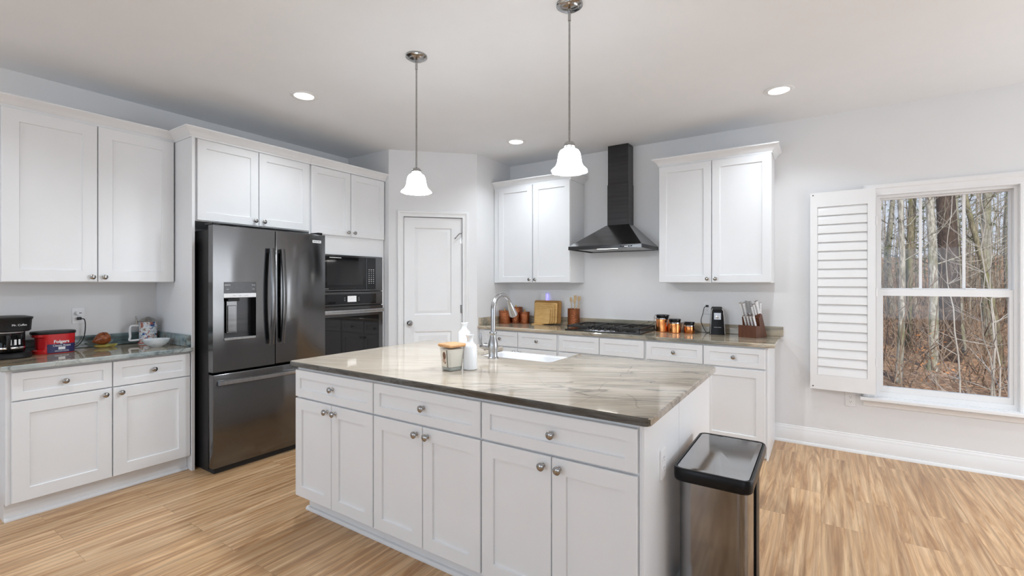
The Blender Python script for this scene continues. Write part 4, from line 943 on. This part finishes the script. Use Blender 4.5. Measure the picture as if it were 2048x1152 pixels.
# knife block
KO = (-0.596, 4.455); KA = math.radians(-18)
FKB = FR(KO[0], KO[1], KA, ZC)
t = thing('knife_block', 'dark walnut knife block at the window end of the back counter', 'knife block', (-0.52, 4.53, 0.905))
bm = new(); loft(bm, [[FKB(a, b, d) for d, b in ((0.0, 0.0), (0.095, 0.0), (0.072, 0.098), (0.0, 0.104))] for a in (0.0, 0.150)]); obj('front_rack', bm, M['block'], t)
bm = new(); loft(bm, [[FKB(a, b, d) for d, b in ((0.0965, 0.0), (0.215, 0.0), (0.115, 0.195), (0.086, 0.206), (0.072, 0.178), (0.0575, 0.1665), (0.0715, 0.105))] for a in (0.003, 0.147)]); obj('slanted_block', bm, M['block'], t)
def knife(lab, a, d, b, L, w, dr, grp, nm='knife', twist=0.0):
    """handle rises from its slot along the lean of the block"""
    t = thing(nm, lab, 'knife' if nm != 'kitchen_shears' else 'shears', tuple(FKB(a, b, d)), grp)
    dv = Vector((twist, dr[0], dr[1])).normalized()      # (a, d, b)
    P = lambda s, x, y: FKB(a + dv.x * s + x, b + dv.z * s + y * 0.3, d + dv.y * s + y)
    bm = new(); R = []
    for s, k in ((0.0, 0.55), (0.012, 0.9), (L * 0.5, 0.82), (L * 0.88, 1.0), (L - 0.004, 1.05)):
        R.append([P(s, x * w * 0.42, y * w * k) for x, y in ((-1, -0.8), (-0.6, -1), (0.6, -1), (1, -0.8), (1, 0.8), (0.6, 1), (-0.6, 1), (-1, 0.8))])
    loft(bm, R); obj('handle', bm, M['white_pl'], t)
    bm = new(); loft(bm, [[P(s, x * w * 0.44, y * w * 1.06) for x, y in ((-1, -1), (1, -1), (1, 1), (-1, 1))] for s in (L - 0.0038, L + 0.002)]); obj('end_cap', bm, M['chrome'], t)
    bm = new()
    for s in (0.25, 0.5, 0.75):
        for sx in (-1, 1):
            c = P(L * s, sx * w * 0.42, 0); c2 = P(L * s, sx * w * 0.47, 0); tube(bm, [c, c2], 0.0022, 8)
    obj('rivets', bm, M['steel'], t)
ld = (-0.50, 1.0)
for k in range(4):
    knife(('white handled steak knife at the end of the front row farthest from the window', 'white handled steak knife, second in the front row of the block', 'white handled steak knife, third in the front row of the block', 'white handled steak knife at the window end of the front row')[k], 0.050 + k * 0.026, 0.040, 0.100, 0.100, 0.012, ld, 'steak knives in the front row', 'steak_knife')
big = ((0.016, 0.066, 0.176, 0.135, 0.016, 'white handled knife leaning farthest out of the block, away from the window'), (0.040, 0.070, 0.176, 0.135, 0.016, 'white handled knife in the upper row beside the shears'),
       (0.100, 0.076, 0.182, 0.100, 0.015, 'shortest white handled knife of the upper row, next to the shears'), (0.115, 0.082, 0.194, 0.105, 0.015, 'white handled knife in the upper row, second from the window end'), (0.132, 0.095, 0.200, 0.125, 0.016, 'white handled knife standing highest at the window end of the block'))
for a, d, b, L, w, lab in big: knife(lab, a, d, b, L, w, ld, 'large knives in the upper row')
knife('slim sharpening steel with white handle at the back of the knife block', 0.138, 0.108, 0.198, 0.100, 0.010, (-0.05, 1.0), 'large knives in the upper row', 'sharpening_steel')
# shears: two joined loops
t = thing('kitchen_shears', 'grey handled kitchen shears standing in the middle of the knife block', 'shears', tuple(FKB(0.072, 0.178, 0.075)))
bm = new(); dv = Vector((0, -0.37, 0.93))
P = lambda s, x, y=0: FKB(0.072 + x, 0.176 + dv.z * s, 0.074 + dv.y * s + y)
for sx in (-1, 1): tube(bm, [P(0, 0), P(0.03, sx * 0.010), P(0.06, sx * 0.022), P(0.11, sx * 0.025), P(0.145, sx * 0.018), P(0.14, sx * 0.006), P(0.09, sx * 0.006), P(0.04, sx * 0.004)], [0.006, 0.007, 0.008, 0.008, 0.008, 0.008, 0.008, 0.006], 10)
obj('loops', bm, M['grey_print'], t)
bm = new(); lathe(bm, [(0.008, 0), (0.008, 0.004), (0.002, 0.005)], P(0.028, 0, -0.008), (0.2, -1, 0.3), 14); obj('pivot', bm, M['steel'], t)

# ------------------------------------------------------------------ on the left counter
# coffee maker
t = thing('coffee_maker', 'black drip coffee maker with glass carafe at the end of the left counter', 'coffee maker', (-4.24, 0.705, 0.905))
CX, CY = -4.245, 0.705
FCM = lambda a, b, d: Vector((CX + d, CY + a, ZC + b))          # a along the wall, d into the room
bm = new(); loft(bm, [[FCM(p[0], z, p[1]) for p in offset_poly(rrect(-0.098, 0.098, -0.13, 0.125, 0.075, 8), k)] for k, z in ((-0.004, 0.0), (0, 0.006), (0, 0.026), (-0.010, 0.034))]); obj('base', bm, M['black'], t)
bm = new(); loft(bm, [[FCM(p[0], z, p[1]) for p in rrect(-0.090, 0.090, -0.128, -0.045, 0.02, 4)] for z in (0.0345, 0.20)]); obj('water_tank', bm, M['black'], t)
bm = new(); loft(bm, [[FCM(p[0], z, p[1]) for p in offset_poly(rrect(-0.098, 0.098, -0.13, 0.125, 0.075, 8), k)] for k, z in ((-0.012, 0.166), (-0.004, 0.172), (0.0, 0.235), (0.006, 0.246), (0.006, 0.254), (-0.01, 0.258), (-0.04, 0.260))]); obj('brew_head', bm, M['black'], t)
bm = new(); lathe(bm, [(0.060, 0.157), (0.070, 0.1655)], FCM(0, 0, 0.035), seg=28); obj('filter_basket', bm, M['silver'], t)
text('lettering', 'Mr. Coffee', None, 0.030, 0.207, 0.0, 0.017, M['white_print'], t, 0.9, bend=lambda a, b, d: FCM(0.023 + 0.075 * math.sin(a / 0.075 - 0.1) if False else a, b, 0.1262 + d - max(0, a - 0.023) ** 2 / 0.16))
bm = new(); lathe(bm, [(0.056, 0.0), (0.066, 0.006), (0.070, 0.03), (0.069, 0.06), (0.060, 0.095), (0.054, 0.108)], FCM(0, 0.0345, 0.040), seg=30, cap1=False); cf = obj('carafe', bm, M['dark_glass'], t)
bm = new(); lathe(bm, [(0.0555, 0.109), (0.057, 0.116), (0.050, 0.1205), (0.002, 0.1205)], FCM(0, 0.0345, 0.040), seg=28); obj('carafe_lid', bm, M['black'], cf)
bm = new(); lathe(bm, [(0.0705, 0.026), (0.0715, 0.028), (0.0715, 0.036), (0.0705, 0.038)], FCM(0, 0.0345, 0.040), seg=30, cap0=False, cap1=False); obj('metal_band', bm, M['chrome'], cf)
bm = new()
for k in range(4):
    for q in range(3): pass
fb = lambda a, b, d: FCM(0.0705 * math.sin(a / 0.07), b, 0.040 + 0.0705 * math.cos(a / 0.07) + d)
for a in (-0.012, 0.010, 0.030): fbox(bm, fb, a, a + 0.010, 0.085, 0.118, -0.003, 0.0006)
obj('level_marks', bm, M['white_print'], cf)
bm = new(); tube(bm, curve([FCM(-0.01, 0.146, 0.100), FCM(-0.02, 0.148, 0.135), FCM(-0.02, 0.12, 0.150), FCM(-0.02, 0.075, 0.140), FCM(-0.01, 0.058, 0.112)], 6), 0.009, 10); obj('carafe_handle', bm, M['black'], cf)

# coffee tub
t = thing('coffee_tub', 'red plastic ground coffee tub with navy label and black lid', 'tub', (-4.30, 0.925, 0.905))
TX, TY = -4.300, 0.925
def tubring(k, z, dent=0.0): 
    P = []
    for i in range(64):
        th = 2 * math.pi * i / 64; r = (abs(math.cos(th) / 0.106) ** 3.2 + abs(math.sin(th) / 0.072) ** 3.2) ** (-1 / 3.2)
        if dent and math.cos(th) < -0.55: r *= 1 - dent * min(1, (-math.cos(th) - 0.55) / 0.25)
        P.append(Vector((TX + r * k * math.sin(th), TY + r * k * math.cos(th), ZC + z)))
    return P
bm = new(); loft(bm, [tubring(0.95, 0.0), tubring(0.97, 0.004)] + [tubring(0.97 + 0.03 * z / 0.125, z, 0.16 if 0.025 < z < 0.11 else 0.0) for z in (0.022, 0.028, 0.05, 0.08, 0.104, 0.112, 0.128)]); tb = obj('tub_body', bm, M['red'], t)
bm = new(); loft(bm, [tubring(1.025, 0.1285), tubring(1.04, 0.131), tubring(1.04, 0.142), tubring(1.01, 0.146), tubring(0.97, 0.1465)]); obj('lid', bm, M['black'], t)
def onTub(a, b, d):   # a runs along +y across the front face
    y = a; q = abs(y / 0.106); x = 0.072 * max(0.0, 1 - min(q, 0.999) ** 3.2) ** (1 / 3.2)
    k = 0.97 + 0.03 * b / 0.125; return Vector((TX + (x + d) * k, TY + y * k, ZC + b))
bm = new(); NA = 26; grid = [[bm.verts.new(onTub(-0.045 + 0.145 * i / NA, (0.004, 0.062 if i < 0 else 0.062)[j], 0.0012)) for j in (0, 1)] for i in range(NA + 1)]
for i in range(NA): bm.faces.new((grid[i][0], grid[i + 1][0], grid[i + 1][1], grid[i][1]))
lb = obj('label', bm, M['navy'], tb)
text('lettering', 'Folgers', None, 0.026, 0.077, 0.0, 0.027, M['white_print'], tb, 1.0, bend=lambda a, b, d: onTub(a, b, 0.002 + d), bold=0.0006)
text('lettering', 'Classic Roast', None, 0.028, 0.051, 0.0, 0.018, M['white_print'], tb, 0.95, bend=lambda a, b, d: onTub(a, b, 0.002 + d))
text('lettering', 'GROUND COFFEE', None, 0.028, 0.015, 0.0, 0.009, M['white_print'], tb, 1.0, bend=lambda a, b, d: onTub(a, b, 0.002 + d))
bm = new(); fbox(bm, onTub, 0.010, 0.045, 0.024, 0.042, 0.0015, 0.0022); obj('printed_cup', bm, M['silver'], tb)

# glazed ornament on a leaf dish
t = thing('leaf_dish', 'small yellow and green leaf-shaped dish under the brown glazed ornament', 'dish', (-4.330, 1.198, 0.905))
bm = new(); LFd = lambda a, d, z: Vector((-4.330 + d, 1.198 + a, ZC + z))
def leaf(k, z): return [LFd(0.058 * k * math.cos(q * math.pi / 14) + (0.024 if q == 0 else 0), 0.045 * k * math.sin(q * math.pi / 14), z) for q in range(28)]
loft(bm, [leaf(0.6, 0.0), leaf(0.9, 0.010), leaf(1.0, 0.022), leaf(0.96, 0.022), leaf(0.6, 0.007)]); obj('bowl', bm, M['leafdish'], t)
t = thing('ornament', 'round brown glazed ceramic ornament with pinched beak end, lying on the leaf dish', 'ornament', (-4.330, 1.195, 0.930))
bm = new(); ax = Vector((0.1, -1, -0.34)).normalized()
lathe(bm, [(r_ * 0.80, h_ * 0.74) for r_, h_ in ((0.004, -0.058), (0.026, -0.055), (0.046, -0.042), (0.056, -0.018), (0.057, 0.006), (0.050, 0.030), (0.035, 0.052), (0.020, 0.070), (0.012, 0.082), (0.004, 0.088))], (-4.332, 1.195, 0.9705), ax, 30); obj('body', bm, M['glaze'], t)
# beer stein
SX_, SY_ = -4.335, 1.468
t = thing('beer_stein', 'painted stoneware beer stein with pewter lid in the counter corner', 'stein', (SX_, SY_, 0.905))
bm = new(); lathe(bm, [(0.060, 0), (0.062, 0.006), (0.060, 0.014), (0.0555, 0.018), (0.0565, 0.09), (0.056, 0.158), (0.0575, 0.162), (0.0575, 0.168)], (SX_, SY_, ZC), seg=36); obj('body', bm, M['stein'], t)
bm = new(); lathe(bm, [(0.0625, 0.0055), (0.0635, 0.009), (0.0610, 0.0135)], (SX_, SY_, ZC), seg=36, cap0=False, cap1=False); obj('base_band', bm, mat('red_band', (0.42, 0.07, 0.05), 0.2), t)
bm = new(); lathe(bm, [(0.0595, 0.1685), (0.0605, 0.173), (0.052, 0.180), (0.036, 0.193), (0.020, 0.198), (0.016, 0.203), (0.003, 0.206)], (SX_, SY_, ZC), seg=32); ld_ = obj('lid', bm, M['pewter'], t)
hd = Vector((-0.22, -0.975, 0)).normalized(); o = Vector((SX_, SY_, ZC)); U = Vector((0, 0, 1))
bm = new(); tube(bm, curve([o + hd * 0.050 + U * 0.139, o + hd * 0.085 + U * 0.142, o + hd * 0.105 + U * 0.137, o + hd * 0.110 + U * 0.105, o + hd * 0.108 + U * 0.060, o + hd * 0.112 + U * 0.034, o + hd * 0.085 + U * 0.030, o + hd * 0.053 + U * 0.032], 6), 0.008, 12); obj('handle', bm, M['ceramic'], t)
bm = new(); tube(bm, [o + hd * 0.058 + U * 0.172, o + hd * 0.072 + U * 0.170], 0.005, 8); tube(bm, [o + hd * 0.068 + U * 0.150, o + hd * 0.070 + U * 0.180, o + hd * 0.076 + U * 0.215], [0.006, 0.007, 0.003], 8); obj('thumb_lift', bm, M['pewter'], ld_)
# bowl
t = thing('bowl', 'shallow pale marbled bowl in front of the beer stein', 'bowl', (-4.060, 1.425, 0.905))
bm = new(); lathe(bm, [(0.036, 0), (0.040, 0.004), (0.062, 0.018), (0.077, 0.036), (0.084, 0.056), (0.081, 0.056), (0.062, 0.025), (0.030, 0.010), (0.003, 0.009)], (-4.060, 1.425, ZC), seg=36); obj('dish', bm, M['marble'], t)
t = thing('dark_chips', 'few dark pieces lying in the marbled bowl', 'chips', (-4.055, 1.44, 0.935)); t['kind'] = 'stuff'
rnd = random.Random(8); bm = new()
for k in range(9):
    c = Vector((-4.055 + rnd.uniform(-0.03, 0.03), 1.43 + rnd.uniform(-0.03, 0.03), 0.944)); s = rnd.uniform(0.006, 0.012)
    R = [[c + Vector((s * math.cos(q) * k_, s * 0.8 * math.sin(q) * k_, z)) for q in (0, 1, 2.1, 3.1, 4.2, 5.2)] for k_, z in ((0.7, -0.012), (1, -0.002), (0.6, 0.004))]; loft(bm, R)
obj('pieces', bm, M['glaze'], t)
# ------------------------------------------------------------------ the wood outside the window
def bark(name, c0, c1, sc_=7, st=(1, 1, 0.25), moss=None):
    m = mat(name, c0, 0.9); t = NT(m); p = t.pos()
    f = t.noise(t.map(p, scale=st), sc_, 7, 0.7); c = t.ramp(f, [(0.36, c0), (0.62, c1)])
    if moss: c = t.mix(t.ramp(t.noise(t.map(p, scale=(1, 1, 0.5)), 3.0, 4), [(0.48, 0.0), (0.66, 0.8)]), c, moss)
    t.col(c); return m
B = {'pale': bark('pale_bark', (0.13, 0.11, 0.08), (0.60, 0.57, 0.50), 24, moss=(0.22, 0.22, 0.10)),
     'dark': bark('dark_bark', (0.035, 0.025, 0.02), (0.125, 0.085, 0.065), 30),
     'grey': bark('grey_bark', (0.17, 0.155, 0.125), (0.44, 0.42, 0.36), 22, moss=(0.26, 0.26, 0.15)),
     'moss': bark('mossy_bark', (0.10, 0.085, 0.05), (0.34, 0.30, 0.20), 22, moss=(0.20, 0.21, 0.07)),
     'twig': bark('pale_twig', (0.34, 0.30, 0.25), (0.62, 0.58, 0.52), 5),
     'brown': bark('brown_twig', (0.13, 0.085, 0.055), (0.34, 0.25, 0.18), 3),
     'far': bark('far_bark', (0.16, 0.135, 0.10), (0.42, 0.37, 0.30), 1.5)}
rng = random.Random(21)
def gz(x, y): return -0.62 + 0.012 * max(0, y - 6) + 0.0024 * max(0, y - 16) ** 2 + 0.06 * math.sin(x * 0.9 + y * 0.4) + 0.04 * math.sin(x * 2.3 - y * 1.1)
m = mat('leaf_litter', (0.3, 0.16, 0.08), 0.9); t = NT(m); p = t.pos()
vo = t.n('TexVoronoi'); vo.inputs['Scale'].default_value = 14; t.l(p, vo.inputs['Vector']); sx_ = t.n('SeparateColor'); t.l(vo.outputs['Color'], sx_.inputs[0])
c = t.ramp(sx_.outputs[0], [(0.0, (0.13, 0.07, 0.04)), (0.4, (0.30, 0.155, 0.08)), (0.75, (0.46, 0.25, 0.125)), (1.0, (0.58, 0.38, 0.24))])
c = t.mix(t.ramp(t.noise(p, 0.9, 3), [(0.45, 0.0), (0.7, 0.6)]), c, (0.20, 0.13, 0.085)); t.col(c)
bm = new(); NX, NY = 44, 52; xs = [-10 + 34 * i / NX for i in range(NX + 1)]; ys = [4.95 + 50 * (j / NY) ** 1.6 for j in range(NY + 1)]
G = [[bm.verts.new((x, y, gz(x, y))) for y in ys] for x in xs]
for i in range(NX):
    for j in range(NY): bm.faces.new((G[i][j], G[i + 1][j], G[i + 1][j + 1], G[i][j + 1]))
struct('forest_ground', bm, m)

def rv(): return Vector((rng.uniform(-1, 1), rng.uniform(-1, 1), rng.uniform(-1, 1)))
def limb(bm, p, d, L, r, depth, seg=6, wig=0.18, kids=4, up=0.15):
    n = max(3, int(4 + depth)); pts = [p]; rs = [r]; dd = d.normalized(); dirs = [dd]
    for k in range(n):
        dd = (dd + rv() * wig + Vector((0, 0, up))).normalized(); pts.append(pts[-1] + dd * L / n); rs.append(r * (1 - 0.8 * (k + 1) / n)); dirs.append(dd)
    tube(bm, pts, rs, seg, caps=False)
    if depth <= 0: return
    for k in range(kids):
        i = rng.randint(1, n - 1); nd = (dirs[i] + rv() * 0.9).normalized()
        limb(bm, pts[i].copy(), nd, L * rng.uniform(0.35, 0.65), rs[i] * 0.6, depth - 1, max(4, seg - 1), wig, max(2, kids - 1), up)
def tree(name, label, x, y, r, h, lean, m, nb=9, b0=2.0, blen=2.2, group=None, fol=None):
    t = thing(name, label, 'tree', (x, y, gz(x, y)), group)
    bm = new(); z0 = gz(x, y) - 0.15; n = 14; pts = []; rs = []
    wx, wy = rng.uniform(0, 6), rng.uniform(0, 6)
    for k in range(n + 1):
        s = k / n; pts.append(Vector((x + lean * s * h + 0.10 * math.sin(wx + s * 7), y + 0.10 * math.sin(wy + s * 6), z0 + s * h))); rs.append(r * (1.25 - 0.85 * s if k else 1.5))
    tube(bm, pts, rs, 12); obj('trunk', bm, m, t)
    bm = new()
    for k in range(nb):
        i = min(n - 1, int((b0 + rng.random() ** 1.2 * (h - b0)) / h * n)); a = rng.uniform(0, 6.28)
        limb(bm, pts[i].lerp(pts[i + 1], rng.random()), Vector((math.cos(a), math.sin(a), rng.uniform(-0.1, 0.7))), blen * rng.uniform(0.5, 1.1), min(r * 0.25, 0.016), 2, 5)
    if nb: obj('branches', bm, m, t)
    if fol:
        bm = new()
        for k in range(fol[1]):
            s = rng.uniform(0.25, 1.0); c = pts[0].lerp(pts[-1], s); a = rng.uniform(0, 6.28); R = (1 - s) * 2.4 * rng.uniform(0.3, 1) + 0.3
            c = c + Vector((math.cos(a) * R, math.sin(a) * R, -R * 0.15)); dv = Vector((math.cos(a), math.sin(a), rng.uniform(-0.4, 0.4)))
            for q in range(7):
                e = (dv + rv() * 0.9).normalized() * rng.uniform(0.14, 0.30); w = rv() * 0.022; v = [bm.verts.new(c + w), bm.verts.new(c - w), bm.verts.new(c + e)]; bm.faces.new(v)
        o = obj('needles', bm, fol[0], t); o['kind'] = 'stuff'
    return t
tree('pine_tree', 'thick dark brown trunk in the middle of the window view', 2.38, 14.75, 0.165, 15, 0.004, B['dark'], 12, 2.2, 2.0)
tree('birch_tree', 'pale mottled trunk just left of the thick dark trunk outside', 1.90, 13.24, 0.070, 14, -0.006, B['pale'], 8, 2.5)
tree('bare_tree', 'grey-green trunk just right of the thick dark trunk outside', 2.92, 16.31, 0.080, 14, 0.006, B['grey'], 9, 2.5)
tree('bare_tree', 'slender speckled pale trunk in the left third of the window view', 1.19, 11.57, 0.046, 12, 0.010, B['pale'], 8, 2.0)
tree('bare_tree', 'mossy brown trunk between the slender pale trunk and the pale mottled trunk', 2.10, 17.02, 0.085, 14, -0.012, B['moss'], 9, 3)
tree('bare_tree', 'mossy trunk at the left edge of the window view', 1.50, 19.1, 0.09, 14, 0.0, B['moss'], 9, 2.5)
tree('bare_tree', 'grey upright trunk near the right edge of the window view', 4.22, 19.56, 0.10, 15, 0.004, B['grey'], 10, 2)
tree('bare_tree', 'crooked mossy trunk leaning left in the right third of the window view', 3.35, 15.0, 0.055, 9, -0.115, B['moss'], 8, 2.5, 1.8)
tree('bare_tree', 'dark slim trunk behind the grey-green trunk', 3.55, 20.2, 0.08, 14, 0.0, B['dark'], 7, 3)
NEED = speck('pine_needles', (0.10, 0.13, 0.06), (0.26, 0.29, 0.16), 2, 0.8)
tree('evergreen_tree', 'hazy green evergreen at the upper right of the window view', 6.1, 25.5, 0.15, 11.5, 0.0, B['grey'], 6, 2, 1.5, fol=(NEED, 420))
tree('evergreen_tree', 'dull green evergreen low behind the right-hand trunks', 4.9, 30.0, 0.13, 8.5, 0.0, B['grey'], 5, 1, 1.5, fol=(NEED, 380))
tree('evergreen_tree', 'dull green evergreen behind the left-hand trunks', 2.6, 27.0, 0.13, 8.0, 0.0, B['grey'], 5, 1, 1.5, fol=(NEED, 300))
for lab, x, y, h, r, mm, kd, lv in (('forked whitish sapling at the right of the lower pane', 2.02, 9.40, 3.6, 0.017, 'twig', 7, 0), ('slim whitish sapling in the middle of the lower pane', 1.60, 9.10, 3.4, 0.013, 'twig', 7, 0),
                            ('brownish twiggy sapling at the left of the lower pane', 1.02, 8.70, 3.0, 0.012, 'brown', 8, 0), ('thin sapling holding a few dry orange leaves', 1.55, 10.4, 2.6, 0.014, 'brown', 7, 46), ('second whitish sapling beside the forked one', 2.25, 10.2, 3.4, 0.013, 'twig', 7, 0), ('tangled low sapling between the slim and the forked ones', 1.78, 8.3, 2.2, 0.012, 'twig', 8, 0)):
    z0 = gz(x, y) - 0.05; t = thing('sapling', lab, 'sapling', (x, y, z0), 'young saplings')
    bm = new(); pts = []; rs = []; w = rng.uniform(0, 6)
    for k in range(11): s = k / 10; pts.append(Vector((x + 0.07 * math.sin(w + s * 6) + 0.05 * s * h * rng.uniform(-0.3, 0.3), y + 0.05 * math.sin(w * 2 + s * 5), z0 + s * h))); rs.append(r * (1 - 0.8 * s))
    tube(bm, pts, rs, 8); obj('trunk', bm, B[mm], t)
    bm = new(); tips = []
    for k in range(kd + 5):
        i = rng.randint(1, 8); a = rng.uniform(0, 6.28); tips.append(pts[i])
        limb(bm, pts[i].copy(), Vector((math.cos(a), math.sin(a), rng.uniform(0.2, 0.9))), rng.uniform(0.5, 1.1), rs[i] * 0.55, 2, 5, 0.22, 3, 0.05)
    obj('branches', bm, B[mm], t)
    if lv:
        bm = new()
        for k in range(lv):
            c = pts[rng.randint(2, 4)] + rv() * 0.22; e, f = rv().normalized() * 0.034, rv().normalized() * 0.018
            bm.faces.new([bm.verts.new(q) for q in (c - e, c + f, c + e, c - f)])
        o = obj('dry_leaves', bm, mat('beech_leaf', (0.55, 0.25, 0.10), 0.8), t); o['kind'] = 'stuff'
# the countless thin stems and twigs beyond
bm = new()
for k in range(330):
    y = 17 + 32 * rng.random() ** 0.8; x = 0.16 * y + rng.uniform(-0.26, 0.30) * y; h = rng.choice((2.8, 3.5, 4.2, 5.2, 6.5, 11)) * rng.uniform(0.8, 1.2) * (0.6 + y / 70); r = rng.uniform(0.015, 0.06); z0 = gz(x, y) - 0.1
    pts = [Vector((x, y, z0))]; ln = rng.uniform(-0.06, 0.06)
    for s in range(1, 5): pts.append(Vector((x + ln * h * s / 4 + rng.uniform(-0.08, 0.08), y, z0 + h * s / 4)))
    tube(bm, pts, [r, r * 0.85, r * 0.65, r * 0.4, r * 0.1], 5, caps=False)
    for q in range(9):
        i = rng.randint(1, 3); p0 = pts[i].lerp(pts[i + 1], rng.random()); a = rng.uniform(0, 6.28); L = rng.uniform(0.6, 2.2); dv = Vector((math.cos(a), math.sin(a), rng.uniform(0, 1.1))).normalized()
        p1 = p0 + dv * L * 0.5 + rv() * 0.12; tube(bm, [p0, p1, p1 + (dv + Vector((0, 0, 0.3)) + rv() * 0.4) * L * 0.5], [0.011, 0.007, 0.003], 4, caps=False)
tag(obj('treeline', bm, B['far']), 'countless thin bare trees far back in the wood outside the window', 'trees', kind='stuff')
bm = new()
for k in range(1500):
    y = 10.5 + 24 * rng.random(); x = 0.16 * y + rng.uniform(-0.22, 0.26) * y; z0 = gz(x, y) - 0.02
    a = rng.uniform(0, 6.28); dv = Vector((math.cos(a) * 0.5, math.sin(a) * 0.5, rng.uniform(0.5, 1.3))); L = rng.uniform(0.6, 2.2); p0 = Vector((x, y, z0)); p1 = p0 + dv * L * 0.5 + rv() * 0.1
    tube(bm, [p0, p1, p1 + (dv + rv() * 0.5) * L * 0.5], [0.012, 0.009, 0.003], 4, caps=False)
tag(obj('undergrowth', bm, B['brown']), 'brown tangle of thin undergrowth twigs on the forest ground', 'undergrowth', kind='stuff')
